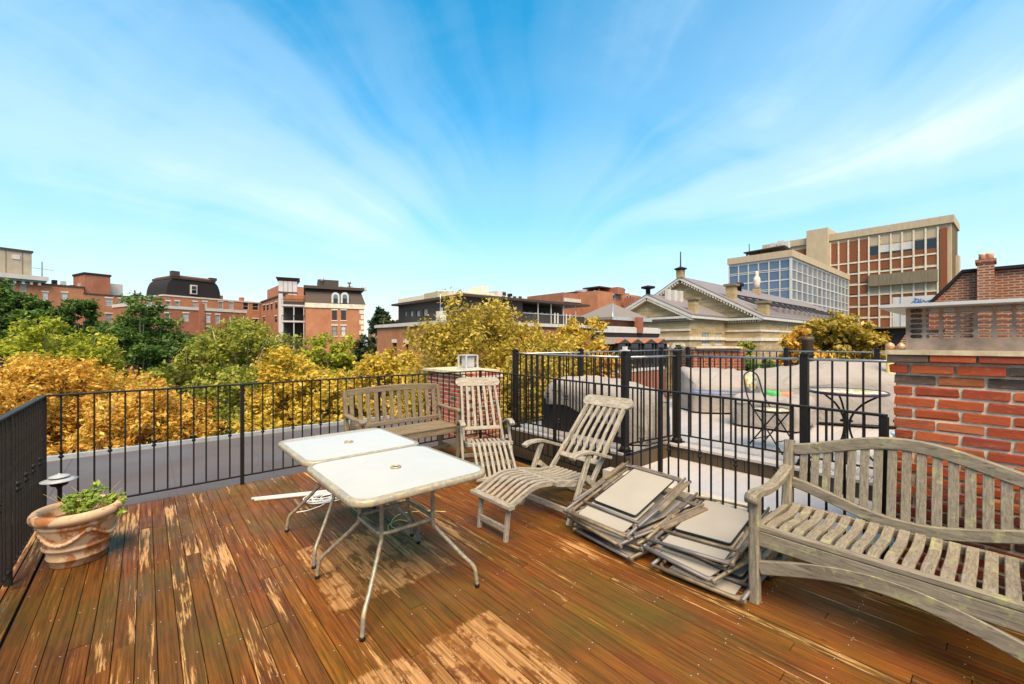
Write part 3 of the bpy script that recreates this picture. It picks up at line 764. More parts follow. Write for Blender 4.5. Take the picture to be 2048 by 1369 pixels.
x0, x1, z1 = block(t, LOW, 255, 492, 620, 6, 'fb_red', [(366, 627, 377, 643), (412, 629, 421, 646), (431, 630, 440, 647), (413, 654, 422, 667), (290, 627, 300, 643), (330, 627, 340, 643)], coping='off_white', cop_h=.55, lintel='pale_stone')
MB().box(LOW.x(397), LOW.x(408), -.3, .8, z1 - 6, z1 + 1.3).build('chimney', M['fb_red'], t)

# --- wing and end house with brown mansard
WING = Fac(522, 101, VY)
t = thing('brick_wing', 'receding brick wing behind the grey stair tower', 'building', WING.loc, WING.rz)
wx = WING.x
x0, x1 = 0.0, WING.x(611) - 13.5; z1 = WING.z(540, 600)
wins = [(526, 611, 530, 622), (533, 610, 537, 621), (541, 608, 545, 620), (550, 605, 555, 618), (526, 634, 530, 645), (549, 633, 554, 645)]
hs = [WING.rect(*w_) for w_ in wins]
m = MB().wall(x0, x1, 0, z1, hs)
m.quad((x0, 10, z1), (x0, 0, z1), (x1, 0, z1), (x1, 10, z1)); m.quad((x1, 0, 0), (x1, 10, 0), (x1, 10, z1), (x1, 0, z1)); m.quad((x0, 10, 0), (x0, 0, 0), (x0, 0, z1), (x0, 10, z1)); m.quad((x1, 10, 0), (x0, 10, 0), (x0, 10, z1), (x1, 10, z1))
m.build('wall', M['fb_orange'], t)
for h in hs: window(t, h, pane='dark_pane', frame='slate_brown', lintel='pale_stone')
MB().box(x0, x1, -.2, .3, z1 + .003, z1 + .3).build('coping', M['slate_brown'], t)
MB().box(.5, 12, 1.2, 8, z1 + .3, z1 + 3.1).build('penthouse', M['fb_orange'], t)
EF = Fac(611, WING.d(611), 2750)
t = thing('mansard_end_house', 'brick end house with brown mansard and two arched dormers', 'building', EF.loc, EF.rz)
x0, x1, z1 = block(t, EF, 611, 728, 617, 14, 'fb_orange', [(664, 621, 674, 641, {'pane': 'dark_pane'}), (682, 621, 692, 641, {'pane': 'dark_pane'}), (664, 652, 674, 672), (682, 652, 692, 672)], lintel='pale_stone', sill='pale_stone', frame='slate_brown')
zs = EF.z(670, 608); zm = EF.z(670, 579)
MB().box(x0 - .1, x1 + .15, -.15, 14.1, z1 + .003, zs).build('stone_band', M['pale_stone'], t)
i_ = 1.0
m = MB(); A = [(x0, 0, zs + .003), (x1 + .3, 0, zs + .003), (x1 + .3, 14, zs + .003), (x0, 14, zs + .003)]; B = [(x0, i_, zm), (x1 - .5, i_, zm), (x1 - .5, 13, zm), (x0, 13, zm)]
m.add(A + B, [(0, 1, 5, 4), (1, 2, 6, 5), (2, 3, 7, 6), (3, 0, 4, 7), (4, 5, 6, 7)]).build('mansard_roof', M['slate_brown'], t)
MB().box(x0 - .3, x1 + .1, i_ - .8, 13.5, zm + .003, zm + .5).build('roof_cornice', M['slate_brown'], t)
for a, b in ((664.5, 677.5), (683, 696)):
    q = EF.rect(a, 588, b, 607); xm = (q[0] + q[1]) / 2; wd = q[1] - q[0]
    def arch(w_, zt, y): 
        pts = [(xm - w_ / 2, y, q[2]), (xm + w_ / 2, y, q[2])]
        for k in range(9):
            g = math.pi * k / 8; pts.append((xm + w_ / 2 * math.cos(g), y, zt - w_ / 2 + w_ / 2 * math.sin(g)))
        return pts
    dm = MB().prism(arch(wd + .25, q[3] + .25, -.12), (0, 1.2, 0)).build('dormer', M['white_frame'], t)
    MB().prism(arch(wd - .35, q[3] - .1, -.15), (0, .028, 0)).build('dormer_pane', M['blue_pane'], dm)
    MB().box(xm - (wd - .35) / 2, xm + (wd - .35) / 2, -.18, -.151, q[2], q[2] + (q[3] - q[2]) * .5).build('lower_pane', M['dark_pane'], dm)
for k in range(12): MB().box(x1 - (.55 if k % 2 else .8), x1 + .06, -.06, .3, z1 - .9 - k * .95, z1 - .15 - k * .95).build('quoin', M['pale_stone'], t)
MB().box(x0 + 2, x0 + 5.5, 3, 8, zm + .5, zm + 2).build('roof_hut', M['slate_brown'], t)
for px, hh in ((645, 1.9), (702, 1.6)): MB().lathe([(.12, 0), (.12, hh * .6), (.35, hh * .62), (.3, hh), (0, hh)], 8, (EF.x(px), 3, zm + .5)).build('roof_vent', M['zinc'], t)
for k in range(6): MB().box(EF.x(652) + k * 1.3, EF.x(652) + k * 1.3 + .9, 4, 5, zm + .5, zm + .9 + .4 * rng.random()).build('roof_unit', M['off_white'], t)
TW = Fac(557, 84, 2750)
t = thing('stair_tower', 'lilac grey clad stair tower with flared cornice', 'tower', TW.loc, TW.rz)
x1 = TW.x(594); zt = TW.z(575, 563)
MB().box(0, x1, 0, 5, 0, zt).build('shaft', M['penthouse_grey'], t)
MB().add([(0, 0, zt), (x1, 0, zt), (x1, 5, zt), (0, 5, zt), (-.5, -.5, zt + .7), (x1 + .5, -.5, zt + .7), (x1 + .5, 5.5, zt + .7), (-.5, 5.5, zt + .7)], [(0, 1, 5, 4), (1, 2, 6, 5), (2, 3, 7, 6), (3, 0, 4, 7), (4, 5, 6, 7)]).build('cornice', M['slate_brown'], t)
zz = TW.z(575, 587)
MB().box(-.06, x1 + .06, -.06, 5.06, zz, zz + .3).build('band', M['slate_brown'], t)
for k in range(3): MB().box(x1 * (k + 1) / 4 - .04, x1 * (k + 1) / 4 + .04, -.03, .0, 0, zt).build('cladding_joint', M['conc_dark'], t)
BAL = Fac(563, 76, 2750)
t = thing('balcony_stack', 'stacked dark balconies with thin posts beside the brown mansard house', 'balcony', BAL.loc, BAL.rz)
bx1 = BAL.x(610)
for k, py in enumerate((613, 645)):
    zz = BAL.z(586, py)
    MB().box(0, bx1, 0, 3.5, zz, zz + .3).build('slab', M['penthouse_grey'], t)
    MB().box(0, bx1, .02, .07, zz + 1.2, zz + 1.27).build('handrail', M['iron'], t)
    for q in range(16): MB().box(bx1 * q / 15 - .02, bx1 * q / 15 + .02, .03, .06, zz + .3, zz + 1.2).build('baluster', M['iron'], t)
for q in (0.02, .5, .93): MB().box(bx1 * q, bx1 * q + .16, .1, .26, 0, BAL.z(586, 613)).build('post', M['penthouse_grey'], t)
MB().box(.2, bx1, 3.4, 3.5, 0, BAL.z(586, 600)).build('back_wall', M['dark_clad'], t)

# --- brick block with flat white coping, dark penthouse, hipped tower, dormers
BL = Fac(900, 30, VY)               # face towards -X
BR = Fac(900, 30, VX)               # face towards -Y
t = thing('brick_block', 'brick block with white coping, slit windows and four red dormers', 'building', BR.loc, BR.rz)
zc = BR.z(900, 648); bx = BR.x(1312); dep = (BL.o + BL.u * BL.x(754) - BR.o).length
dorm = [(1216, 1240), (1241, 1266), (1268, 1293), (1294, 1318)]
dh = [BR.rect(a + 4, 687, b - 4, 728) for a, b in dorm]
m = MB().wall(0, bx, 0, zc, [])
m.quad((bx, 0, 0), (bx, dep, 0), (bx, dep, zc), (bx, 0, zc)); m.quad((bx, dep, 0), (0, dep, 0), (0, dep, zc), (bx, dep, zc)); m.quad((0, 0, zc), (bx, 0, zc), (bx, dep, zc), (0, dep, zc))
m.build('front_wall', M['fb_red'], t)
# side wall towards -X with slit openings, built in the same local frame (y runs away from the viewer)
def sy(px): return (BL.o + BL.u * BL.x(px) - BR.o).length
slits = [(785, 686, 793, 720), (808, 686, 817, 735)]
ys = [0.0, *sorted([sy(817), sy(808), sy(793), sy(785)]), dep]
def side_z(px, py): return BL.z(px, py)
zt_, zb_ = side_z(800, 686), side_z(800, 740)
m = MB()
for k in range(5):
    if k in (1, 3):
        m.quad((0, ys[k + 1], 0), (0, ys[k], 0), (0, ys[k], zb_), (0, ys[k + 1], zb_)); m.quad((0, ys[k + 1], zt_), (0, ys[k], zt_), (0, ys[k], zc), (0, ys[k + 1], zc))
        m.quad((0, ys[k], zb_), (0, ys[k], zt_), (.3, ys[k], zt_), (.3, ys[k], zb_)); m.quad((0, ys[k + 1], zt_), (0, ys[k + 1], zb_), (.3, ys[k + 1], zb_), (.3, ys[k + 1], zt_))
        MB().quad((.28, ys[k + 1], zb_), (.28, ys[k], zb_), (.28, ys[k], zt_), (.28, ys[k + 1], zt_)).build('slit_window', M['dark_pane'], t)
        MB().box(-.04, .1, ys[k] - .08, ys[k + 1] + .08, zt_, zt_ + .3).build('lintel', M['pale_stone'], t)
    else: m.quad((0, ys[k + 1], 0), (0, ys[k], 0), (0, ys[k], zc), (0, ys[k + 1], zc))
m.build('side_wall', M['fb_orange'], t)
MB().box(-.18, bx + .18, -.2, dep + .2, zc + .003, zc + .28).build('coping', M['off_white'], t)
MB().box(BR.x(1180), bx + .3, -.35, -.201, zc - .35, zc + .2).build('front_cornice', M['white_frame'], t)
MB().box(BR.x(1180), bx + .2, -.3, -.002, zc - .75, zc - .352).build('frieze', M['slate_black'], t)
zr0, zr1 = BR.z(1260, 688), BR.z(1260, 670)
xa = BR.x(1185)
MB().prism([(xa, -.003, zr0), (xa, -.003, zr1), (xa, -.9, zr0)], (bx - xa, 0, 0)).build('slate_apron', M['slate_grey'], t)
for (a, b), h in zip(dorm, dh):
    x0, x1 = BR.x(a), BR.x(b); xm = (x0 + x1) / 2; ze = BR.z((a + b) / 2, 687); zp = BR.z((a + b) / 2, 678)
    d_ = MB().wall(x0 + .12, x1 - .12, BR.z(xm, 740) if False else BR.z((a + b) / 2, 735), ze, [h], y=-1.1, rev=.14).build('dormer', M['dark_clad'], t)
    MB().prism([(x0 - .06, -1.3, ze + .02), (x1 + .06, -1.3, ze + .02), (xm, -1.3, zp + .02)], (0, 1.3, 0)).build('pediment', M['fb_red'], d_)
    MB().prism([(x0 + .14, -1.32, ze + .06), (x1 - .14, -1.32, ze + .06), (xm, -1.32, zp - .06)], (0, .018, 0)).build('tympanum', M['slate_brown'], d_)
    MB().box(x0 + .12, x0 + .2, -1.098, 0, BR.z((a + b) / 2, 735), ze).build('cheek', M['slate_black'], d_)
    MB().box(x1 - .2, x1 - .12, -1.098, 0, BR.z((a + b) / 2, 735), ze).build('cheek', M['slate_black'], d_)
    o = window(t, h, frame='slate_black', pane='dark_pane'); o.location.y = -1.0
MB().box(xa, bx, -1.15, -.002, BR.z(1260, 742), BR.z(1260, 736)).build('dormer_ledge', M['white_frame'], t)
MB().box(xa + 1.5, bx, -1.1, -.003, 0, BR.z(1260, 742) - .003).build('lower_front', M['fb_red'], t)
# low orange tower under grey hipped roof
HT = Fac(1222, 43.5, VX)
t = thing('hipped_roof_tower', 'squat red brick tower with grey hipped slate roof', 'building', HT.loc, HT.rz)
hx = HT.x(1287); HY = Fac(1222, 43.5, VY); hy = abs(HY.x(1165)); ze = HT.z(1222, 640); za = ze + 43.5 * 37 / FPX
MB().box(0, hx, 0, hy, zc - 1, ze).build('wall', M['fb_red'], t)
MB().box(-.7, hx + .5, -.7, hy + .5, ze + .003, ze + .25).build('eaves', M['slate_grey'], t)
MB().box(-.75, hx + .5, -.75, -.70, ze - .05, ze + .27).build('gutter', M['zinc'], t)
E = [(-.7, -.7, ze + .253), (hx + .5, -.7, ze + .253), (hx + .5, hy + .5, ze + .253), (-.7, hy + .5, ze + .253), (hx * .42, hy * .42, za), (hx * .42, hy * .55, za)]
MB().add(E, [(0, 1, 4), (1, 2, 5, 4), (2, 3, 5), (3, 0, 4, 5)]).build('hipped_roof', M['slate_grey'], t)
MB().tube([E[0], E[4]], .07, 5).build('ridge_roll', M['zinc'], t)
MB().box(HT.x(1257), HT.x(1267), -1.2, -.75, zc - .3, HT.z(1262, 636)).build('chimney', M['fb_red'], t)
# dark penthouse
DL = Fac(930, 33.75, VY); DR = Fac(930, 33.75, VX)
t = thing('dark_penthouse', 'dark brown clad penthouse with thin flat roof and open terrace', 'building', DR.loc, DR.rz)
zt = DR.z(930, 594); zl = zc + .28; dx = DR.x(1168)
def dsy(px): return (DL.o + DL.u * DL.x(px) - DR.o).length
dd = dsy(797)
yw = [(dsy(b), dsy(a), DL.z((a + b) / 2, d_), DL.z((a + b) / 2, c_)) for a, b, c_, d_ in ((808, 813.5, 623, 634), (819.5, 826, 622, 634), (832, 840, 621, 634), (846, 855, 618, 633), (877, 886, 614, 633))]
sw = MB().wall(-dd, 0, zl, zt, [(-b, -a, c_, d_) for a, b, c_, d_ in yw])
so_ = sw.build('side_wall', M['dark_clad'], t); so_.rotation_euler = (0, 0, -math.pi / 2)
for a, b, c_, d_ in yw:
    o = window(t, (0, b - a, 0, d_ - c_), frame='dark_clad', pane='pane', bars=0, fw=.04); o.location = (.09, b, c_); o.rotation_euler = (0, 0, -math.pi / 2)
xs_ = DR.x(1045)
m = MB(); m.wall(0, xs_, zl, zt, []); m.quad((dx, 4, zl), (dx, dd, zl), (dx, dd, zt), (dx, 4, zt)); m.quad((dx, dd, zl), (0, dd, zl), (0, dd, zt), (dx, dd, zt)); m.wall(xs_, dx, zl, zt, [(xs_ + .3, dx - 1, zl + 1.0, zt - .5)], y=3.0); m.quad((xs_, 0, zl), (xs_, 3, zl), (xs_, 3, zt), (xs_, 0, zt))
m.build('front_wall', M['dark_clad'], t)
nb = 9
for k in range(nb):
    a = xs_ + .3 + (dx - 1 - xs_ - .3) * k / nb; window(t, (a + .05, a + (dx - 1.3 - xs_) / nb - .05, zl + 1.0, zt - .5), rev=3.12, frame='slate_brown', bars=0)
MB().box(-.55, dx + .3, -.55, dd + .5, zt + .003, zt + .2).build('flat_roof', M['slate_brown'], t)
for px in (1075, 1101, 1126, 1150): MB().box(DR.x(px) - .04, DR.x(px) + .04, -.1, -.02, zl, zt).build('post', M['off_white'], t)
MB().box(xs_, dx, -.06, -.02, zl + .05, zl + 1.0).build('parapet_panel', M['dark_clad'], t)
MB().box(xs_, dx, -.1, .0, zl + 1.0, zl + 1.06).build('handrail', M['zinc'], t)
for px in (1107, 1113, 1130, 1137): MB().box(DR.x(px), DR.x(px) + .16, -.12, -.07, zl + .2, zl + 1.2).build('lounger_back', M['off_white'], t)
u_ = BL.o + BL.u * BL.x(862)
ac = thing('air_conditioner', 'small white rooftop air conditioner beside the dark penthouse', 'air conditioner', (u_.x + 1.0, u_.y + .2, GZ + zc + .28), 0)
MB().box(-.3, .3, -.25, .25, .1, .8).build('casing', M['white_frame'], ac)
MB().box(-.25, -.2, -.2, .2, 0, .1).box(.2, .25, -.2, .2, 0, .1).build('foot', M['iron'], ac)
MB().tube([(0, .1, .8), (0, .1, 2.3)], .03, 6).box(-.4, .4, .0, .2, 2.3, 2.36).build('pole', M['zinc'], ac)

# --- distant rooftops behind the penthouse
def boxes(name, label, d, px0, parts_, vp=VX, cat='building'):
    f = Fac(px0, d, vp); t = thing(name, label, cat, f.loc, f.rz)
    for nm, a, tp, b, bt, y0, dp, mt in parts_:
        zb = 0 if bt is None else f.z((a + b) / 2, bt)
        MB().box(f.x(a), f.x(b), y0, y0 + dp, zb, f.z((a + b) / 2, tp)).build(nm, M[mt], t)
    return t, f
t, f = boxes('cream_block', 'distant cream block with stepped rooftop huts', 75, 898, [('wall', 898, 589, 1053, None, 0, 20, 'cream'), ('rooftop_hut', 893, 581, 910, 600, 3, 5, 'conc_beige'), ('rooftop_hut', 942, 582, 1008, 592, 3, 9, 'cream'), ('rooftop_hut', 975, 571, 990, 590, 2, 4, 'cream'), ('rooftop_hut', 1012, 580, 1028, 592, 2.5, 4, 'penthouse_grey'), ('vent', 1021, 583, 1027, 591, 2.3, .2, 'dark'), ('vent', 1040, 585, 1044, 592, 3, 1, 'iron')])
for k in range(13):
    a = 905 + k * 11; h = f.rect(a, 593, a + 6, 597)
    window(t, h, rev=-.02, frame='slate_brown', pane='dark_pane', bars=0)
t, f = boxes('orange_block', 'distant orange brick block with rooftop pergola and stair hut', 95, 1195, [('wall', 1195, 587, 1282, None, 0, 18, 'fb_orange'), ('stair_hut', 1228, 576, 1241, 590, -1, 6, 'fb_red'), ('side_wall', 1240, 600, 1290, None, -4, 3, 'fb_red'), ('rooftop_hut', 1258, 584, 1280, 596, 3, 4, 'fb_orange'), ('roof_slab', 1206, 575, 1258, 577, 1, 5, 'slate_brown'), ('pergola_post', 1207, 577, 1208.4, 588, 1.2, .3, 'slate_brown'), ('pergola_post', 1246, 577, 1247.4, 588, 1.2, .3, 'slate_brown'), ('pergola_post', 1257, 577, 1258, 588, 1.2, .3, 'slate_brown')])
for a, tp, b, bt in ((1224, 590, 1230, 599), (1231, 589, 1237, 598), (1252, 592, 1256, 600), (1258, 591, 1262, 599), (1262, 603, 1266, 610)): window(t, f.rect(a, tp, b, bt), rev=-.02, frame='white_frame', pane='dark_pane', bars=0)
t, f = boxes('red_block', 'distant red brick block above a white wall and round vents', 95, 1127, [('wall', 1127, 587, 1162, None, 0, 12, 'fb_red'), ('white_band', 1127, 598, 1160, 605, -.3, .29, 'off_white'), ('rooftop_shed', 1160, 583, 1176, 606, 1, 8, 'slate_brown'), ('metal_box', 1182, 578, 1192, 592, 1, 4, 'penthouse_grey'), ('vent', 1192, 577, 1198, 589, 1.5, 3, 'dark'), ('stair_slope', 1176, 592, 1196, None, 2, 6, 'slate_brown')])
for px in (1172, 1188): MB().lathe([(.6, 0), (.6, 1.5), (.3, 2.0), (0, 2.1)], 12, (f.x(px), -1.5, f.z(px, 607))).build('round_vent', M['white_frame'], t)
p = at(772, 684.5, 92)
t = thing('white_tank', 'round white rooftop drum behind the dark green tree', 'tank', (p.x, p.y, GZ))
MB().lathe([(3.0, 0), (3.0, 18.9), (2.9, 19.3), (0, 19.6)], 32).build('drum', M['off_white'], t)
MB().lathe([(3.08, 17.2), (3.12, 17.3), (3.08, 17.4)], 32).build('band', M['conc_dark'], t)
for k in range(4): MB().box(-3.9, -3.05, -.5 - k * 1.0, .2 - k * 1.0, 0, 16.6 - .4 * k).build('side_wall', M['conc_beige'], t)

# --- buff stone hall with two gables
KL = 1.2
HX, HY_, HW = 49.4 * KL, 16.7 * KL, 17.5 * KL
def zpx(py, d): return EYE - d * (py - 684.5) / FPX
ZE = zpx(640, 45 * KL); ZP = zpx(557, 51.6 * KL); LEN = 62.0
t = thing('stone_hall', 'buff stone hall with pedimented gable, finial and long grey metal roof', 'building', (HX, HY_, GZ))
e = ZE - GZ; p_ = ZP - GZ
holes_ = [( -(6.3 + k * 2.3 + 1.6), -(6.3 + k * 2.3), e - 5.4, e - 3.4) for k in range(2)]
gw = MB().wall(-HW, 0, 0, e, holes_, rev=.3).build('gable_wall', M['limestone'], t); gw.rotation_euler = (0, 0, -math.pi / 2)
for h in holes_:
    o = window(t, (0, h[1] - h[0], 0, h[3] - h[2]), frame='white_frame', cols=2, fw=.12); o.location = (.2, -h[0], h[2]); o.rotation_euler = (0, 0, -math.pi / 2)
m = MB().wall(0, LEN, 0, e, []); m.quad((LEN, 0, 0), (LEN, HW, 0), (LEN, HW, e), (LEN, 0, e)); m.quad((LEN, HW, 0), (0, HW, 0), (0, HW, e), (LEN, HW, e))
m.build('long_wall', M['limestone'], t)
MB().prism([(.15, .6, e + .45), (.15, HW - .6, e + .45), (.15, HW / 2, p_ - .5)], (.5, 0, 0)).build('tympanum', M['limestone'], t)
MB().box(-.6, .3, -.6, HW + .6, e + .003, e + .3).build('gable_cornice', M['white_frame'], t)
MB().box(.3, LEN, -.6, .3, e + .003, e + .3).build('eaves_cornice', M['white_frame'], t)
for k in range(70): MB().box(-.35, -.003, .1 + k * HW / 70, .1 + k * HW / 70 + .14, e - .28, e - .003).build('dentil', M['pale_stone'], t) if k < 46 else None
MB().box(-.12, 0, -.12, HW, e - 1.5, e - 1.25).build('string_course', M['pale_stone'], t)
MB().box(-.16, 0, -.16, HW, e - 2.7, e - 2.3).build('string_course', M['pale_stone'], t)
MB().box(.01, LEN, -.12, -.002, e - 1.5, e - 1.25).build('string_course', M['pale_stone'], t)
MB().box(.01, LEN, -.16, -.002, e - 2.7, e - 2.3).build('string_course', M['pale_stone'], t)
def gable_roof(t, hw, e, p_, ln_, m, over=.55, yb=0.0, x0=0.0):
    th = .22
    A = Vector((0, yb - over, e + .3)); B = Vector((0, yb + hw / 2, p_)); C = Vector((0, yb + hw + over, e + .3))
    for nm, P0, P1 in (('roof_slope', A, B), ('roof_slope', C, B)):
        MB().prism([(x0 - over, P0.y, P0.z), (x0 - over, P1.y, P1.z), (x0 - over, P1.y, P1.z + th), (x0 - over, P0.y, P0.z + th)], (ln_ + over, 0, 0)).build(nm, m, t)
        MB().prism([(x0 - over - .1, P0.y, P0.z - .3), (x0 - over - .1, P1.y, P1.z - .3), (x0 - over - .1, P1.y, P1.z + .0), (x0 - over - .1, P0.y, P0.z + .0)], (over + .2, 0, 0)).build('raking_cornice', M['white_frame'], t)
        for k in range(1, 30):
            q = P0.lerp(P1, k / 30); MB().box(x0 - over - .04, x0 + .15, q.y - .09, q.y + .09, q.z - .62, q.z - .29).build('dentil', M['pale_stone'], t)
gable_roof(t, HW, e, p_, LEN, M['metal_roof'])
# standing seams, skylights and rooftop posts on the slope that faces us
sl = Vector((0, HW / 2 + .55, p_ - e - .3)).normalized()
def on_slope(x, k, lift=.24): 
    return Vector((x, -.55 + (HW / 2 + .55) * k, e + .3 + (p_ - e - .3) * k + lift))
for k in range(40): MB().sweep([on_slope(3 + k * 1.45, .02, .24), on_slope(3 + k * 1.45, .46 if k > 2 else .3, .24)], (1, 0, 0), .08, .12).build('roof_seam', M['metal_roof'], t)
for k in range(16):
    x_ = 6 + k * 3.0
    MB().sweep([on_slope(x_, .5, .3), on_slope(x_ + 2.2, .36, .3)], (1, 0, 0), 1.6, .12).build('skylight', M['slate_black'], t)
for k in range(60): MB().box(4 + k * .75, 4.3 + k * .75, *(lambda q: (q.y - .1, q.y + .1, q.z, q.z + .22))(on_slope(4, .57, .2))).build('snow_guard', M['iron'], t)
for k in range(12):
    q0 = on_slope(10 + k * 2.6, .14, .35)
    MB().prism([(q0.x, q0.y, q0.z - .1), (q0.x, q0.y, q0.z + .5), (q0.x, q0.y + 2.0, q0.z + .95)], (1.6, 0, 0)).build('roof_hatch', M['metal_roof'], t)
fx, fy = -.3, HW / 2
MB().box(fx - .45, fx + .45, fy - .45, fy + .45, p_, p_ + 1.1).build('finial_block', M['limestone'], t)
MB().lathe([(.5, 0), (.85, .15), (.88, .28), (.4, .45), (.1, .6), (.07, 2.7), (.0, 2.8)], 12, (fx, fy, p_ + 1.1)).build('finial', M['slate_black'], t)
def gablet(xx, k, hh, w_=.8):
    q = on_slope(xx, k, 0)
    MB().box(xx - w_ / 2, xx + w_ / 2, q.y - w_ / 2, q.y + w_ / 2, q.z - .4, q.z + hh).build('acroterion_block', M['limestone'], t)
    MB().box(xx - w_ * .7, xx + w_ * .7, q.y - w_ * .7, q.y + w_ * .7, q.z + hh, q.z + hh + .3).build('acroterion_cap', M['conc_dark'], t)
gablet(1.4, .42, 1.9, 1.1); gablet(1.4, .06, 1.5, 1.1)
q = on_slope(26, .9, 0)
MB().box(q.x - .5, q.x + .5, q.y - .5, q.y + .5, q.z, q.z + 1.1).build('statue_plinth', M['limestone'], t)
MB().lathe([(.55, 0), (.5, .8), (.62, 1.3), (.5, 2.0), (.2, 2.3), (.3, 2.7), (.2, 3.1), (0, 3.2)], 10, (q.x, q.y, q.z + 1.2)).build('statue', M['pale_stone'], t)
q = on_slope(17, .88, 0)
MB().lathe([(.5, 0), (.5, .8), (.9, .9), (.8, 1.4), (0, 1.6)], 10, (q.x, q.y, q.z)).build('roof_ventilator', M['slate_black'], t)
# front wing with the smaller gable
WX, WY, WW = 41.0 * KL, 20.3 * KL, 9.0 * KL
WP = zpx(592, 45.6 * KL) - GZ; WL = HX - WX
t = thing('stone_hall_wing', 'smaller gabled stone wing in front of the hall', 'building', (WX, WY, GZ))
gw = MB().wall(-WW, 0, 0, e, [], rev=.3).build('gable_wall', M['limestone'], t); gw.rotation_euler = (0, 0, -math.pi / 2)
wz0, wz1 = zpx(690, 52) - GZ, zpx(665, 52) - GZ
wh = [(3.2, 5.6, wz0, wz1), (6.9, 9.1, wz0, wz1)]
MB().wall(0, WL, 0, e, wh, rev=.2).build('long_wall', M['limestone'], t)
for h in wh: window(t, h, rev=.15, cols=3, fw=.12, sill='white_frame')
MB().quad((WL, WW, 0), (0, WW, 0), (0, WW, e), (WL, WW, e)).build('rear_wall', M['limestone'], t)
MB().prism([(.12, .5, e + .4), (.12, WW - .5, e + .4), (.12, WW / 2, WP - .45)], (.4, 0, 0)).build('tympanum', M['limestone'], t)
MB().box(-.6, .3, -.6, WW + .6, e + .003, e + .28).build('gable_cornice', M['white_frame'], t)
MB().box(.3, WL - .62, -.6, .3, e + .003, e + .28).build('eaves_cornice', M['white_frame'], t)
for k in range(40): MB().box(-.3, -.003, .1 + k * WW / 40, .22 + k * WW / 40, e - .26, e - .003).build('dentil', M['pale_stone'], t)
MB().box(-.16, 0, -.16, WW, e - 2.6, e - 2.2).build('string_course', M['pale_stone'], t)
MB().box(.01, WL, -.16, -.002, e - 2.6, e - 2.2).build('string_course', M['pale_stone'], t)
MB().box(-.12, 0, -.12, WW, e - 1.5, e - 1.25).build('string_course', M['pale_stone'], t)
for yy in (1.3, 3.4):
    MB().box(-.22, -.002, yy - .55, yy + .55, 0, e - 3.5).build('pilaster', M['limestone'], t)
    cap = MB().box(-.3, -.003, yy - .65, yy + .65, e - 3.2, e - 2.95)
    for s in (-1, 1): cap.tube([(-.34, yy + s * .6, e - 3.4), (-.003, yy + s * .6, e - 3.4)], .26, 10)
    cap.build('scroll_capital', M['pale_stone'], t)
gable_roof(t, WW, e, WP, WL, M['metal_roof'])
MB().box(1.0, 1.9, -.2, .7, e + .3, e + 2.3).build('acroterion_block', M['limestone'], t)
MB().box(.8, 2.1, -.4, .9, e + 2.3, e + 2.6).build('acroterion_cap', M['conc_dark'], t)
MB().lathe([(.3, 0), (.3, .8), (.9, .95), (.9, 1.15), (.2, 1.3), (0, 1.35)], 10, (-.2, WW / 2, WP)).build('finial', M['slate_black'], t)
for k in range(3): MB().box(2 + k * 1.6, 2.7 + k * 1.6, WW / 2 - 1.6, WW / 2 - 1.1, WP - .9, WP + .9).build('roof_stack', M['off_white'], t)

# --- curtain-wall block of blue glass
GL = Fac(1582, 105, VY); GR = Fac(1582, 105, VX)
t = thing('glass_office_block', 'office block with blue glass bands and white mullions', 'building', GR.loc, GR.rz)
zt = GR.z(1582, 516); rw = GR.x(1697)
def gsy(px): return (GL.o + GL.u * GL.x(px) - GR.o).length
gd = gsy(1458)
m = MB().box(.35, rw, .35, gd, 0, zt - .1); m.build('core', M['off_white'], t)
MB().box(-.4, rw, -.4, gd + .3, zt + .25, zt + 1.95).build('roof_fascia', M['conc_beige'], t)
MB().box(-.05, rw, -.05, gd, zt - .25, zt + .25).build('head_trim', M['white_frame'], t)
fh = (zt - .25) / 7.0
rows = [(.06, .40), (.47, .50), (.55, .9)]
def curtain(n, width, sideways, paneM, bands):
    pm_ = {}
    cwid = width / n
    for k in range(n):
        for fl_ in range(3, 7):
            for (a, b) in bands:
                z0 = fl_ * fh + a * fh; z1 = fl_ * fh + b * fh
                key = (round(z1 - z0, 3), paneM)
                if key not in pm_: pm_[key] = MB().quad((.2, 0, 0), (cwid - .2, 0, 0), (cwid - .2, 0, z1 - z0), (.2, 0, z1 - z0)).mesh('pane', M[paneM if b - a > .1 else 'dark_pane'])
                if sideways: child('pane', pm_[key], t, (.12, (k + 1) * cwid, z0), (0, 0, -math.pi / 2))
                else: child('pane', pm_[key], t, (k * cwid, .12, z0))
    mull = MB()
    for k in range(n + 1):
        c_ = k * cwid
        if sideways: mull.box(-.08, .34, c_ - .13 + (.13 if k == 0 else 0), c_ + .13, 0, zt - .26)
        else: mull.box(c_ - .09 + (.5 if k == 0 else 0), c_ + .09 + (.4 if k == 0 else 0), -.08, .34, 0, zt - .26)
        mull.build('mullion', M['white_frame'], t); mull = MB()
    for fl_ in range(3, 7):
        prev = 0.0
        for (a, b) in bands + [(1.0, 1.0)]:
            if a - prev > .02:
                z0, z1 = fl_ * fh + prev * fh, fl_ * fh + a * fh
                if sideways: MB().box(.02, .33, .0, width, z0, z1).build('spandrel', M['white_frame'], t)
                else: MB().box(.36, width, .02, .33, z0, z1).build('spandrel', M['white_frame'], t)
            prev = b
curtain(6, gd, True, 'blue_pane', [(.03, .46), (.5, .54), (.58, .97)])
curtain(13, rw, False, 'grey_pane', [(.04, .47), (.51, .97)])
MB().box(-.2, .3, -.2, .3, 0, zt + .2).build('corner_post', M['white_frame'], t)
MB().sweep([(3, gd * .75, zt + 3.0), (3, gd * .1, zt + 3.3)], (1, 0, 0), 6, .3).build('roof_canopy', M['slate_brown'], t)
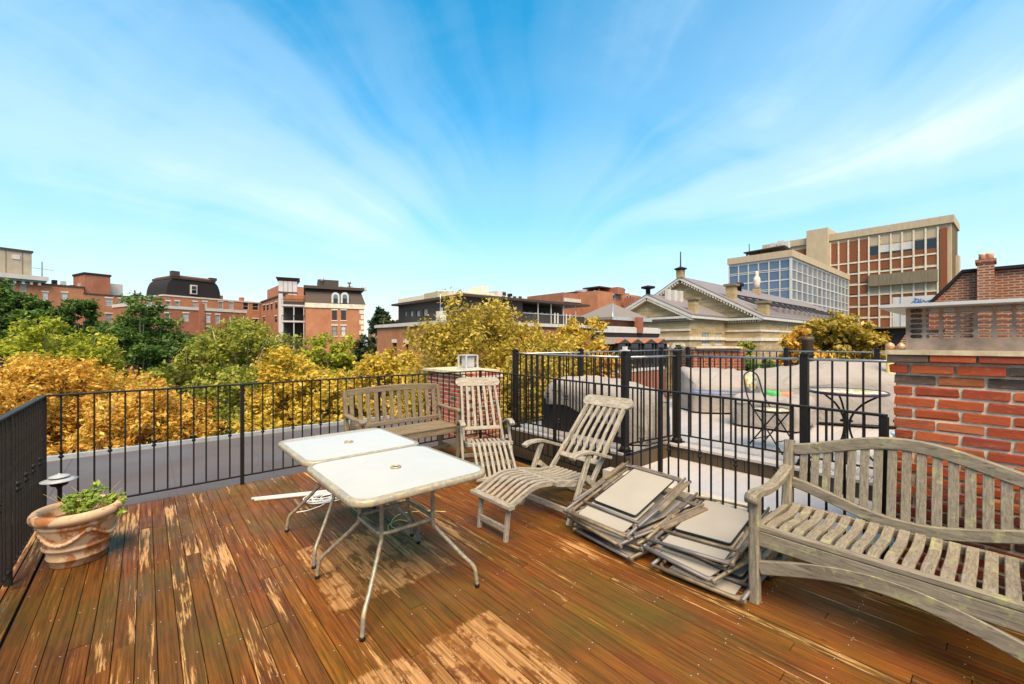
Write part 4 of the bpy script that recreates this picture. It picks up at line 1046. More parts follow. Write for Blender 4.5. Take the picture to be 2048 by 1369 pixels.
for k in range(4): MB().box(1.5, 1.9, gd * (.12 + .2 * k), gd * (.12 + .2 * k) + .3, zt + 1.95, zt + 2.9).build('canopy_post', M['iron'], t)
for k in range(4): MB().box(3 + k * .6, 4.6 + k * .6, gd * (.1 + .07 * k), gd * (.1 + .07 * k) + 1.6, zt + 3.3, zt + 4.9 + .5 * (k % 2)).build('roof_unit', M['off_white'], t)
MB().tube([(2, gd * .7, zt + 3), (2, gd * .7, zt + 5.5)], .1, 6).build('mast', M['iron'], t)

# --- tall brick-panel slab
PB = Fac(1903, 132, 330)
t = thing('brick_panel_slab', 'tall slab of brown brick panels in a pale concrete grid', 'building', PB.loc, PB.rz)
xl = PB.x(1528); zt = PB.z(1903, 446) 
MB().wall(xl, 0, 0, zt).quad((0, 0, 0), (0, 16, 0), (0, 16, zt), (0, 0, zt)).quad((xl, 0, zt), (0, 0, zt), (0, 16, zt), (xl, 16, zt)).quad((xl, 16, 0), (xl, 0, 0), (xl, 0, zt), (xl, 16, zt)).quad((0, 16, 0), (xl, 16, 0), (xl, 16, zt), (0, 16, zt)).build('frame_wall', M['conc_beige'], t)
MB().box(xl - .4, .6, -.7, 16.5, zt + .003, zt + 2.4).build('roof_fascia', M['conc_beige'], t)
MB().box(PB.x(1617), PB.x(1659), -2.5, 10, 0, PB.z(1638, 461)).build('lift_tower', M['conc_beige'], t)
cols_ = [1738, 1757, 1777, 1796, 1738]
edges = [1661, 1677.5, 1697, 1718, 1738, 1759, 1782, 1804.5, 1827.5, 1851.5, 1876]
yrow = lambda k: zt - 1.2 - k * 3.95
xe = [PB.x(v) for v in edges]
nr = 9
def panel(x0, x1, z0, z1, m='panel_brick', nm='brick_panel', y=-.12, th=.118):
    MB().box(x0, x1, y, y + th, z0, z1).build(nm, M[m], t)
for c in range(10):
    x0, x1 = xe[c] + .24, xe[c + 1] - .24
    for r in range(nr):
        za, zb = yrow(r), yrow(r + 1)
        if r == 0:
            if c < 4: panel(x0, x1, yrow(2) + .5, za)
            else:
                panel(x0, x1, za - 2.6, za, 'conc_beige', 'concrete_panel')
                panel(x0, x1, za - 5.3, za - 2.9, 'dark_pane' if c in (4, 8, 9) else 'white_frame', 'window_panel', -.1, .098)
                panel(x0, x1, za - 6.0, za - 5.35, 'dark_pane', 'window_slot', -.1, .098)
            continue
        if r == 1:
            if c >= 4: panel(x0, x1, yrow(2) + .5, yrow(2) + 1.75)
            continue
        if r in (4,) and c >= 4: continue
        panel(x0, x1, zb + .8, za - .22)
        if (c * 7 + r * 3) % 5 < 2: panel(x0, x1, zb + .45, zb + .8, 'dark_pane', 'window_slot', -.1, .098)
for c in range(11): MB().box(xe[c] - .22, xe[c] + .22, -.4, -.003, 0, zt - .6).build('concrete_mullion', M['pale_stone'], t)
for r in range(2, nr + 1): MB().box(xe[0], xe[-1], -.3, -.004, yrow(r) - .2, yrow(r) + .3).build('floor_band', M['pale_stone'], t)
panel(xe[-1] + .45, -.9, 0, yrow(0), 'panel_brick', 'corner_brick_panel', -.5, .49)
z0 = PB.z(1806, 569); z1 = PB.z(1806, 546)
for c in range(4, 10): MB().box(xe[c] + .02, xe[c + 1] - .02, -1.6, -.42, z0, z1).build('balcony_panel', M['conc_dark'], t)
el = [PB.x(1535), PB.x(1555), PB.x(1572), PB.x(1588), PB.x(1615)]
for k in range(4): panel(el[k] + .25, el[k + 1] - .25, zt - 14, zt - 1.5)
for k in range(5): MB().box(.003, .35, 1.5 + k * 2.9, 1.7 + k * 2.9, 0, zt - .5).build('side_joint', M['conc_dark'], t)
MB().box(.003, .9, 9.5, 15, zt - 24, zt - 9).build('side_bay', M['conc_beige'], t)

# --- brick house at right with party wall and chimney
BH = Fac(1925, 12.5, VY)
t = thing('brick_party_house', 'brown brick house end with mansard slope and tall chimney', 'building', BH.loc, BH.rz)
zt = BH.z(1925, 547); x2 = BH.x(2330)
xa, xb = BH.x(1893), BH.x(1925); za = BH.z(1893, 580)
xq = BH.x(1852); zq = BH.z(1858, 622)
MB().prism([(xq - 2.2, 0, 0), (x2, 0, 0), (x2, 0, zt), (xb, 0, zt), (xa, 0, za), (xq, 0, zq), (xq - .3, 0, zq - .4), (xq - 2.2, 0, zq - 4)], (0, 7, 0)).build('wall', M['fb_brown'], t)
MB().sweep([(xq - .05, -.02, zq + .04), (xa, -.02, za + .05), (xb, -.02, zt + .05), (x2, -.02, zt + .05)], (0, 1, 0), .18, .1).build('coping', M['slate_black'], t)
MB().prism([(xq - .1, -.08, zq - .1), (xa - .02, -.08, za - .02), (xa - .02, -.08, zq - .6), (xq - .05, -.08, zq - .6)], (0, .075, 0)).build('side_slope', M['fb_red'], t)
c0, c1 = BH.x(1955), BH.x(1989); zc_ = BH.z(1972, 528)
MB().box(c0, c1, -.32, .35, 0, zc_).build('chimney', M['fb_brown'], t)
MB().box(c0 - .04, c1 + .04, -.36, .39, zc_, zc_ + .09).build('chimney_cap', M['fb_red'], t)
for k in (.3, .72): MB().lathe([(.085, 0), (.075, .16), (.09, .2), (.06, .2)], 12, (c0 + (c1 - c0) * k, 0, zc_ + .09)).build('chimney_pot', M['terracotta'], t)
SH = Fac(1785, 20, VY)
t = thing('white_hoarding', 'white hoarding with blue scrawled lettering beyond the chimney', 'hoarding', SH.loc, SH.rz)
hx1 = SH.x(1870); z0, z1 = SH.z(1825, 656), SH.z(1825, 593)
MB().box(0, hx1, 0, .08, z0, z1).build('board', M['white_frame'], t)
MB().box(SH.x(1800), SH.x(1801.2), -.012, .0, z0, z1).build('blue_joint', M['blue'], t)
def stroke(pts):
    MB().sweep([(SH.x(a), -.012, SH.z(a, b)) for a, b in pts], (0, 1, 0), .016, .03, .002).build('blue_stroke', M['blue'], t)
for pts in ([(1820, 609), (1826, 604), (1832, 598), (1831, 612)], [(1829, 597), (1838, 599), (1838, 614)], [(1833, 606), (1846, 604)], [(1842, 598), (1841, 614)], [(1846, 600), (1852, 605), (1846, 611)], [(1850, 604), (1862, 600)], [(1829, 613), (1829, 603)], [(1836, 602), (1835, 614)], [(1851, 612), (1858, 603), (1866, 602)]): stroke(pts)
MB().box(-1.2, hx1, .1, .6, 0, z0 - .01).build('support_wall', M['dark_clad'], t)
MB().box(-.9, hx1 + .4, -.3, .7, z0 - .009, z0 + .06).build('ledge', M['conc_dark'], t)
MB().box(SH.x(1812), SH.x(1836), .02, .098, 0, z0 - .3).build('brick_pier', M['fb_brown'], t)

# ------------------------------------------------------------------ trees
nrg = np.random.default_rng(11)
def leaf_mesh(name, m, centers, radii, n, size, flat=.75, squash=.8, sprays=0):
    """n leaf-sized faces spread over clumps; each clump a loose shell"""
    C = np.asarray(centers, dtype=float); Rr = np.asarray(radii, dtype=float)
    if sprays:                       # each clump carries a handful of separate leafy sprays on its outside
        big = np.repeat(np.arange(len(C)), sprays)
        d0 = nrg.normal(size=(len(big), 3)); d0[:, 2] = d0[:, 2] * .8 + .25; d0 /= np.linalg.norm(d0, axis=1)[:, None]
        C = C[big] + d0 * (Rr[big] * (.35 + .75 * nrg.random(len(big))))[:, None] * np.array([1, 1, squash])
        Rr = Rr[big] * (.2 + .26 * nrg.random(len(big)))
    k = len(C)
    wts = Rr ** 2 / (Rr ** 2).sum()
    idx = nrg.choice(k, n, p=wts)
    dv = nrg.normal(size=(n, 3)); dv /= np.linalg.norm(dv, axis=1)[:, None]
    rad = Rr[idx] * (nrg.random(n) ** .45) * (1 + .25 * nrg.normal(size=n))
    P = C[idx] + dv * rad[:, None] * np.array([1, 1, squash])
    nrm = dv * .6 + np.array([0, 0, flat]) + nrg.normal(size=(n, 3)) * .65
    nrm /= np.linalg.norm(nrm, axis=1)[:, None]
    a = np.cross(nrm, nrg.normal(size=(n, 3))); a /= np.linalg.norm(a, axis=1)[:, None]
    b = np.cross(nrm, a)
    s = size * (.45 + 1.1 * nrg.random(n) ** 1.5)[:, None]
    V = np.empty((n, 4, 3))
    V[:, 0] = P - a * s * .75; V[:, 1] = P + b * s * .38; V[:, 2] = P + a * s * .75; V[:, 3] = P - b * s * .38
    me = bpy.data.meshes.new(name)
    me.vertices.add(n * 4); me.vertices.foreach_set('co', V.reshape(-1))
    me.loops.add(n * 4); me.loops.foreach_set('vertex_index', np.arange(n * 4, dtype=np.int32))
    me.polygons.add(n); me.polygons.foreach_set('loop_start', np.arange(0, n * 4, 4, dtype=np.int32))
    ct = nrg.random(k) * .5
    tint = np.clip(ct[idx] + nrg.random(n) * .55, 0, 1).astype(np.float32)
    me.update(calc_edges=True)
    at_ = me.attributes.new('tint', 'FLOAT', 'FACE'); at_.data.foreach_set('value', tint)
    me.materials.append(m); me.validate()
    return me

def tree(name, label, px, d, top, hw, hgt, leaf, n, size, bark='bark', group=None, nclump=60, crs=.26, gap=0.0, lean=0.0):
    c = at(px, 684.5, d); k = (px - 1024) / FPX
    rx = hw * d / FPX / math.sqrt(1 + k * k * .6)
    zt = EYE - d * (top - 684.5) / FPX
    rz = hgt / 2; zc = zt - rz
    t = thing(name, label, 'tree', (c.x, c.y, GZ), 0, group)
    cen = []; rad = []
    while len(cen) < nclump:
        v = nrg.normal(size=3); v /= np.linalg.norm(v)
        r = nrg.random() ** .38
        # egg outline: wider low, uneven
        wob = 1 + .16 * math.sin(3 * math.atan2(v[1], v[0]) + px) + .1 * nrg.normal()
        p = np.array([v[0] * rx * .86 * r * wob, v[1] * rx * .86 * r * wob, zc - GZ + v[2] * rz * .88 * r])
        f = (p[2] - (zc - GZ)) / rz
        if f > .2: p[:2] *= 1 - .42 * (f - .2)
        cen.append(p); rad.append(rx * crs * (.75 + .8 * nrg.random()))
    me = leaf_mesh('crown', L[leaf], cen, rad, int(n * 1.6), size * .8, sprays=13)
    cr = child('crown', me, t)
    # trunk with limbs reaching into the clumps
    m = MB(); zt_l = zc - GZ - rz * .25; r0 = max(.14, rx * .055)
    m.tube([(0, 0, 0), (.05, .02, zt_l * .5), (0, 0, zt_l), (.1 * rx, 0, zc - GZ + rz * .35)], [r0 * 1.3, r0, r0 * .8, r0 * .3], 8)
    order = sorted(range(nclump), key=lambda q: nrg.random())[:34]
    for q in order:
        e_ = Vector(cen[q]); zs_ = zt_l * (.72 + .28 * nrg.random()); s_p = Vector((0, 0, zs_))
        if e_.z < zs_ - 1: continue
        md = s_p.lerp(e_, .55) + Vector((0, 0, -.08 * rx)) + Vector(nrg.normal(size=3) * .05 * rx)
        m.tube([s_p, md, e_, e_ + (e_ - md) * .25], [r0 * .42, r0 * .25, r0 * .12, r0 * .04], 5)
    m.build('trunk', M[bark], t)
    return t
# back rows first
tree('tree', 'dark green tree in front of the copper-corniced house', 15, 48, 566, 105, 13, 'green', 17000, .34)
tree('tree', 'small green tree below the brick stair tower', 163, 50, 583, 66, 11, 'green', 9000, .34)
tree('tree', 'broad dark green tree below the curved mansard', 290, 42, 594, 115, 13, 'green', 22000, .3)
tree('tree', 'yellow-green tree between the dark green trees and the orange maple', 125, 30, 636, 140, 8, 'lime', 20000, .22)
tree('tree', 'dark evergreen tree beside the brick block with slit windows', 757, 44, 604, 62, 15, 'dark', 14000, .3)
tree('tree', 'sparse yellow-green tree with pale bare branches', 490, 30, 624, 160, 10, 'olive', 24000, .2, bark='bark_pale', nclump=90, crs=.2)
tree('tree', 'green tree filling the gap under the curved mansard', 375, 26, 680, 110, 8, 'olive', 15000, .2)
tree('tree', 'yellow-green tree growing under the brown mansard house', 668, 31, 655, 80, 9, 'lime', 15000, .22)
tree('tree', 'golden tree at the foot of the slit-windowed block', 815, 24, 706, 90, 8, 'gold', 15000, .19)
tree('tree', 'large bronze-gold tree rising in front of the dark penthouse', 985, 21, 591, 185, 10, 'bronze', 50000, .16, nclump=110)
tree('tree', 'golden tree right of the large bronze tree', 1130, 22.5, 640, 110, 7.5, 'gold', 24000, .18)
tree('tree', 'orange-tipped tree in front of the red dormers', 1210, 20, 684, 46, 5, 'orange', 9000, .16)
tree('tree', 'golden tree filling the space between the bronze tree and the red dormers', 1062, 22, 652, 85, 7, 'gold', 16000, .17)
# near row
tree('tree', 'large orange maple behind the edge-on railing', 85, 14.5, 682, 265, 7, 'orange', 52000, .115, nclump=120, crs=.2)
tree('tree', 'orange maple above the flat grey roof left of the deck post', 310, 13.5, 752, 165, 5.5, 'orange', 30000, .11, nclump=90)
tree('tree', 'olive-gold tree behind the middle of the far railing', 470, 15.5, 735, 150, 6, 'olive', 28000, .12, nclump=90)
tree('tree', 'golden tree behind the white tables', 606, 15, 682, 125, 6.5, 'gold', 32000, .12, nclump=90)
tree('tree', 'golden tree behind the slatted bench', 748, 14.5, 696, 120, 6, 'gold', 30000, .12, nclump=90)
tree('tree', 'bronze tree standing behind the squat chimney', 905, 14.5, 706, 130, 6, 'bronze', 30000, .12, nclump=90)
tree('tree', 'golden tree seen through the neighbouring deck railing', 1075, 14, 716, 145, 6, 'bronze', 28000, .12, nclump=80)
# right side
tree('tree', 'small green tree beside the stone hall wall', 1500, 17, 658, 55, 4.5, 'olive', 11000, .13, nclump=50)
tree('tree', 'green shrub-like tree behind the beige covers', 1530, 15, 686, 80, 4.5, 'green', 13000, .13, nclump=50)
tree('tree', 'round bronze tree in front of the glass block', 1665, 21, 622, 118, 7, 'bronze', 30000, .17, nclump=80)
tree('tree', 'orange tree left of the round bronze tree', 1585, 19, 642, 78, 6, 'orange', 16000, .16, nclump=60)
tree('tree', 'low green tree below the white hoarding', 1765, 22, 660, 55, 6, 'green', 9000, .18, nclump=50)
# ivy on the stone wing
q = at(1366, 684.5, 1); kk = (WX) / q.x
iv = thing('ivy', 'dark ivy patch climbing the stone wing', 'ivy', (WX - .35, q.y * kk, GZ))
cen = [(-.1, nrg.normal() * .55, ZE - GZ - 3.3 - nrg.random() * 3.6) for _ in range(40)]
child('foliage', leaf_mesh('foliage', L['dark'], cen, [.35] * 40, 3000, .2), iv)
MB().tube([(0, 0, 0), (0, .05, ZE - GZ - 5), (0, .1, ZE - GZ - 3.6)], [.08, .05, .02], 6).build('stem', M['bark'], iv)

# red brick pier with stone lid behind the neighbour's railing, vent pipe, finial posts
p = at(1425, 684.5, 11.5)
t = thing('brick_pier', 'old whitewashed brick pier with flat stone lid behind the covers', 'pier', (p.x, p.y, GZ), -YAW)
zt = zpx(697, 11.5) - GZ
MB().box(-.68, .72, -.3, .4, 0, zt).build('masonry', M['fb_red'], t)
MB().box(-.62, .6, -.42, .5, zt + .002, zt + .05).build('stone_lid', M['stone_cap'], t)
p = at(1615, 684.5, 11)
t = thing('vent_pipe', 'brown metal vent pipe standing before the orange tree', 'pipe', (p.x, p.y, GZ))
zt = zpx(674, 11) - GZ
MB().lathe([(.13, 0), (.13, zt - .12), (.145, zt - .1), (.145, zt), (.11, zt)], 18).build('tube', M['fascia'], t)
MB().lathe([(.15, zt - .5), (.16, zt - .48), (.15, zt - .46)], 18).build('collar', M['iron'], t)
for px, d, lab in ((1780, 6.1, 'mustard post with copper ball finial beside the railing corner'), (1802, 6.6, 'pale post with two copper balls close to the brick chimney')):
    p = at(px, 684.5, d)
    t = thing('finial_post', lab, 'post', (p.x, p.y, NZ))
    zt = zpx(700, d) - NZ
    MB().lathe([(.045, 0), (.045, zt), (.03, zt + .005)], 14).build('shaft', M['yellow_post'], t)
    MB().lathe([(.02, 0), (.045, .02), (.055, .05), (.045, .08), (.02, .1), (.012, .105), (0, .11)], 14, (0, 0, zt)).build('ball', M['brass'], t)
    if px > 1790: MB().lathe([(.02, 0), (.045, .02), (.055, .05), (.045, .08), (.02, .1)], 14, (0, 0, zt - .1)).build('ball', M['brass'], t)

# ------------------------------------------------------------------ furniture on the deck
def rrect(x, y, r, z, n=7, rough=0.0):
    pts = []
    for cx, cy, a0 in ((x - r, y - r, 0), (-x + r, y - r, 90), (-x + r, -y + r, 180), (x - r, -y + r, 270)):
        for k in range(n):
            g = R_(a0 + 90 * k / (n - 1)); pts.append((cx + r * math.cos(g), cy + r * math.sin(g), z))
    return pts
def smooth_path(pts, n=6):
    """Catmull-Rom through the points"""
    P = [Vector(p) for p in pts]; P = [P[0] * 2 - P[1]] + P + [P[-1] * 2 - P[-2]]
    out = []
    for i in range(1, len(P) - 2):
        for k in range(n):
            u = k / n; a, b, c, d = P[i - 1:i + 3]
            out.append(.5 * ((2 * b) + (c - a) * u + (2 * a - 5 * b + 4 * c - d) * u * u + (3 * b - a - 3 * c + d) * u ** 3))
    out.append(P[-2]); return out
def glass_table(label, cx, cy, hx, hy, H=.71):
    t = thing('glass_table', label, 'table', (cx, cy, 0), 0, None)
    top = rrect(hx - .016, hy - .016, .085, H)
    MB().prism(top, (0, 0, .008)).build('glass_top', M['frost'], t)
    rim = rrect(hx, hy, .1, H - .014)
    m = MB(); n = len(rim); vs_ = []; fs_ = []
    prof = [(-.002, -.013), (.011, -.013), (.015, -.006), (.015, .014), (.01, .021), (-.014, .021), (-.016, .023), (-.018, .02)]
    for i_, p in enumerate(rim):
        a = Vector(rim[i_ - 1]); b = Vector(rim[(i_ + 1) % n]); tn = (b - a).normalized(); o = Vector((tn.y, -tn.x, 0))
        vs_ += [Vector(p) + o * x_ + Vector((0, 0, z_)) for x_, z_ in prof]
    for i_ in range(n):
        j = (i_ + 1) % n
        for k in range(8): k2 = (k + 1) % 8; fs_.append((i_ * 8 + k, j * 8 + k, j * 8 + k2, i_ * 8 + k2))
    m.add(vs_, fs_, True).build('rim', M['table_rim'], t)
    MB().lathe([(.022, 0), (.03, 0), (.034, .004), (.03, .009), (.024, .009), (.022, .004), (.022, 0)], 24, (0, 0, H + .008), True, False).build('umbrella_ring', M['table_rim'], t)
    MB().lathe([(.021, .001), (0, .0015)], 20, (0, 0, H + .0085)).build('umbrella_hole', M['dark'], t)
    q = .165; fx, fy = hx * .86, hy * .86
    for sx_ in (-1, 1):
        for sy_ in (-1, 1):
            pts = smooth_path([(sx_ * q, sy_ * q, H - .03), (sx_ * q, sy_ * q, .5), (sx_ * (q + .002), sy_ * (q + .002), .385), (sx_ * (q + .03), sy_ * (q + .03), .33), (sx_ * (fx - .06), sy_ * (fy - .06), .19), (sx_ * (fx - .012), sy_ * (fy - .012), .125), (sx_ * fx, sy_ * fy, .06), (sx_ * (fx + .005), sy_ * (fy + .005), .0)], 5)
            lg = MB().tube(pts, .0125, 10).build('leg', M['table_frame'], t)
            MB().lathe([(.015, .0), (.015, .018), (.0126, .022)], 10, (sx_ * (fx + .004), sy_ * (fy + .004), 0)).build('foot_cap', M['black_plastic'], lg)
    MB().tube(rrect(q + .012, q + .012, .05, .41, 5), .0125, 8, True).build('lower_ring', M['table_frame'], t)
    MB().tube(rrect(q + .02, q + .02, .04, H - .05, 4), .01, 8, True).build('upper_ring', M['table_frame'], t)
    for s in (-1, 1):
        MB().bar((-hx + .02, s * q, H - .03), (hx - .02, s * q, H - .03), .02, .02, (0, 1, 0)).build('top_brace', M['table_frame'], t)
    return t
glass_table('white glass-topped patio table with peeling frame over the dry deck patch', 1.18, 2.47, .41, .425)
glass_table('white glass-topped patio table reflecting the iron railing', 1.2, 3.335, .41, .41)

# --- straight bench at the far railing
def slat_bench():
    t = thing('garden_bench', 'brownish weathered bench with straight slatted back against the far railing', 'bench', (2.39, 4.77, 0), R_(1.2))
    m = M['teak_brown']; hl = .63; yb, yf = .21, -.24
    for s in (-1, 1):
        MB().sweep([(s * hl, yb - .03, 0), (s * hl, yb - .03, .42), (s * hl, yb + .05, .93)], (1, 0, 0), .045, .055).build('back_leg', m, t)
        MB().bar((s * hl, yf, 0), (s * hl, yf, .62), .05, .05, (1, 0, 0)).build('front_leg', m, t)
        MB().sweep([(s * hl, yf - .05, .615), (s * hl, yf + .02, .636), (s * hl, yf + .18, .632), (s * hl, yb - .0, .652)], (1, 0, 0), .06, .028).build('armrest', m, t)
        MB().bar((s * hl, yf + .026, .4), (s * hl, yb - .058, .4), .03, .06, (1, 0, 0)).build('side_rail', m, t)
        MB().bar((s * hl, yf + .026, .14), (s * hl, yb - .058, .14), .028, .045, (1, 0, 0)).build('side_stretcher', m, t)
    tp = [(x, yb + .044, .895 + .03 * (1 - (x / hl) ** 2)) for x in [(-hl + .024) + (2 * hl - .048) * k / 10 for k in range(11)]]
    MB().sweep(tp, (0, 1, 0), .03, .075).build('top_rail', m, t)
    MB().bar((-hl + .024, yb - .014, .5), (hl - .024, yb - .014, .5), .03, .05, (0, 1, 0)).build('lower_back_rail', m, t)
    for k in range(12):
        x = -hl + .075 + k * (2 * hl - .15) / 11; zt = .862 + .03 * (1 - (x / hl) ** 2)
        MB().sweep([(x, yb - .01, .52), (x, yb + .018, .7), (x, yb + .038, zt)], (1, 0, 0), .05, .013).build('back_slat', m, t)
    for k in range(5):
        y = yf + .02 + k * .092
        MB().bar((-hl - .01 if k else -hl + .03, y, .432), (hl + .01 if k else hl - .03, y, .432), .07, .022, (0, 1, 0)).build('seat_slat', m, t)
    MB().bar((-hl + .026, yf + .004, .385), (hl - .026, yf + .004, .385), .026, .07, (0, 1, 0)).build('apron', m, t)
    MB().bar((-hl + .014, -.02, .14), (hl - .014, -.02, .14), .028, .04, (0, 1, 0)).build('stretcher', m, t)
slat_bench()

# --- camel-back bench by the chimney
def camel_bench():
    t = thing('garden_bench', 'lichen-spotted bench with arched camel back in front of the brick chimney', 'bench', (2.97, .35, 0), R_(-90))
    # local x runs along world -Y, local y along world +X (towards the back)
    m = M['teak_lichen']; hl = .58; yf, yb = -.305, .285
    for s in (-1, 1):
        x = s * hl
        MB().sweep([(x, yb - .02, 0), (x, yb - .03, .42), (x, yb + .03, .84)], (1, 0, 0), .055, .06).build('back_post', m, t)
        MB().bar((x, yf, 0), (x, yf, .595), .055, .055, (1, 0, 0)).build('front_leg', m, t)
        arm = [(x, yf - .045, .6), (x, yf - .02, .622), (x, yf + .05, .618), (x, yf + .2, .604), (x, yf + .38, .615), (x, yb - .012, .665)]
        MB().sweep(smooth_path(arm, 4), (1, 0, 0), .062, .042).tube([(x - .033, yf - .04, .603), (x + .033, yf - .04, .603)], .03, 12).build('armrest', m, t)
        MB().bar((x, yf + .028, .395), (x, yb - .06, .395), .035, .07, (1, 0, 0)).build('side_rail', m, t)
        MB().bar((x, yf + .028, .19), (x, yb - .056, .19), .032, .05, (1, 0, 0)).build('side_stretcher', m, t)
    N = 20
    f = lambda u: math.cos(u * math.pi / 2)          # u in -1..1
    xs2 = [-hl + .028 + (2 * hl - .056) * k / N for k in range(N + 1)]
    zt = lambda x: .785 + .125 * (math.cos(math.pi * x / hl) * .5 + .5) ** .8
    zl = lambda x: .575 - .115 * (math.cos(math.pi * x / hl) * .5 + .5) ** .8
    yb_at = lambda z: yb - .03 + .06 * max(0, (z - .42) / .42)
    MB().sweep([(x, yb_at(zt(x)), zt(x)) for x in xs2], (0, 1, 0), .035, .07).build('top_rail', m, t)
    MB().sweep([(x, yb_at(zl(x)), zl(x)) for x in xs2], (0, 1, 0), .035, .065).build('lower_back_rail', m, t)
    for k in range(17):
        x = -hl + .085 + k * (2 * hl - .17) / 16
        MB().bar((x, yb_at(zl(x)), zl(x) + .02), (x, yb_at(zt(x)), zt(x) - .025), .042, .014, (1, 0, 0)).build('back_slat', m, t)
    n2 = 17
    for k in range(n2):
        x = -hl + .065 + k * (2 * hl - .13) / (n2 - 1)
        pts = smooth_path([(x, yf + .035, .432), (x, yf + .12, .44), (x, yf + .28, .424), (x, yf + .42, .418), (x, yb - .05, .44)], 4)
        MB().sweep(pts, (1, 0, 0), .046, .02).build('seat_slat', m, t)
    MB().bar((-hl + .028, yf + .012, .432), (hl - .028, yf + .012, .432), .045, .03, (0, 1, 0)).build('seat_edge', m, t)
    MB().bar((-hl + .028, yf + .004, .373), (hl - .028, yf + .004, .373), .03, .085, (0, 1, 0)).build('apron', m, t)
    MB().bar((-hl + .03, yb - .03, .415), (hl - .03, yb - .03, .415), .03, .05, (0, 1, 0)).build('rear_rail', m, t)
    za = lambda x: .2 + .135 * (math.cos(math.pi * x / hl * .5)) ** 1.1
    MB().sweep([(x, yf, za(x)) for x in xs2], (0, 1, 0), .03, .075).build('arched_stretcher', m, t)
camel_bench()

# --- steamer chairs
def steamer(label, loc, rz, droop, m):
    t = thing('steamer_chair', label, 'deck chair', loc, rz)
    W = .25
    # backrest
    b0 = Vector((-.06, 0, .29)); b1 = Vector((-.58, 0, .86)) if not droop else Vector((-.47, 0, .93))
    dr = (b1 - b0).normalized()
    for s in (-1, 1): MB().bar((b0.x + .1, s * W, b0.z - .11) if droop else (b0.x + .02, s * W, b0.z - .02), (b1.x, s * (W - .03), b1.z), .032, .045, (0, 1, 0)).build('back_stile', m, t)
    nb = dr.cross(Vector((0, 1, 0)))
    hp = b1 + dr * .045
    pts = []
    for k in range(7):
        g = math.pi / 2 + math.pi * k / 6; pts.append((hp + Vector((0, -.235 + .062 * math.cos(g), 0)) + dr * (.062 * math.sin(g))))
    for k in range(7):
        g = -math.pi / 2 + math.pi * k / 6; pts.append((hp + Vector((0, .235 + .062 * math.cos(g), 0)) + dr * (.062 * math.sin(g))))
    MB().prism([p - nb * .013 for p in pts], nb * .026).build('head_rail', m, t)
    lo = b0 + dr * .16
    MB().bar((lo.x, -W, lo.z), (lo.x, W, lo.z), .024, .05, nb).build('lower_back_rail', m, t)
    for k in range(5):
        y = -.165 + .0825 * k
        pts = [lo + Vector((0, y, 0)) + nb * .005, lo.lerp(b1, .5) + Vector((0, y * .95, 0)) - nb * .012, b1 + Vector((0, y * .9, 0)) + dr * .005]
        MB().sweep(pts, (0, 1, 0), .034, .015).build('back_slat', m, t)
    # seat
    hz = .35; hx_ = .4
    for s in (-1, 1):
        MB().sweep([(-.1, s * .235, .27), (.12, s * .235, .288), (hx_, s * .235, hz)], (0, 1, 0), .028, .055).build('seat_rail', m, t)
    for k in range(8):
        y = -.185 + .053 * k
        MB().sweep(smooth_path([(-.09, y, .295), (.06, y, .286), (.22, y, .305), (hx_ - .02, y, hz + .02)], 3), (0, 1, 0), .034, .014).build('seat_slat', m, t)
    MB().bar((hx_, -.26, hz), (hx_, .26, hz), .032, .04, (1, 0, 0)).build('hinge_bar', m, t)
    # foot rest
    if droop: e_ = Vector((.83, 0, .1)); mid = Vector((.62, 0, .245)); ww = .2
    else: e_ = Vector((.88, 0, .275)); mid = Vector((.63, 0, .365)); ww = .215
    h0 = Vector((hx_ + .03, 0, hz + .005))
    for s in (-1, 1):
        MB().sweep(smooth_path([h0 + Vector((0, s * ww, 0)), mid + Vector((0, s * ww, 0)), e_ + Vector((0, s * ww, 0))], 4), (0, 1, 0), .026, .045).build('foot_rail', m, t)
    for k in range(6):
        y = -ww + .06 + (2 * ww - .12) * k / 5
        MB().sweep(smooth_path([h0 + Vector((0, y, .012)), mid + Vector((0, y, .014)), e_ + Vector((-.02, y, .012))], 4), (0, 1, 0), .03, .014).build('foot_slat', m, t)
    MB().bar((e_.x, -ww - .03, e_.z), (e_.x, ww + .03, e_.z), .06, .03, (1, 0, 0)).build('foot_board', m, t)
    if not droop:
        for s in (-1, 1): MB().bar((.845, s * .17, .265), (.875, s * .165, 0), .03, .036, (0, 1, 0)).build('foot_leg', m, t)
        MB().bar((.868, -.165, .085), (.868, .165, .085), .024, .045, (1, 0, 0)).build('foot_stretcher', m, t)
    # legs and arms
    for s in (-1, 1):
        y = s * .29
        MB().bar((.31, y, 0), (.04, y, .53), .028, .05, (0, 1, 0)).build('front_leg', m, t)
        MB().bar((-.36, s * .262, 0), (.1, s * .262, .36), .026, .048, (0, 1, 0)).build('rear_leg', m, t)
        arm = smooth_path([(.27, y, .535), (.2, y, .56), (.05, y, .555), (-.12, y, .5), (-.26, s * .275, .455)], 4)
        MB().sweep(arm, (0, 1, 0), .062, .028).build('armrest', m, t)
    MB().bar((.265, -.29, .09), (.265, .29, .09), .026, .05, (1, 0, 0)).build('stretcher', m, t)
    MB().bar((-.3, -.262, .05), (-.3, .262, .05), .024, .045, (1, 0, 0)).build('rear_stretcher', m, t)
    return t
steamer('weathered steamer chair with its leg rest stretched out on two short legs', (2.92, 2.6, 0), R_(180), False, M['teak'])
steamer('weathered steamer chair with dropped leg rest standing by the squat chimney', (3.12, 4.12, 0), R_(180 + 63), True, M['teak'])

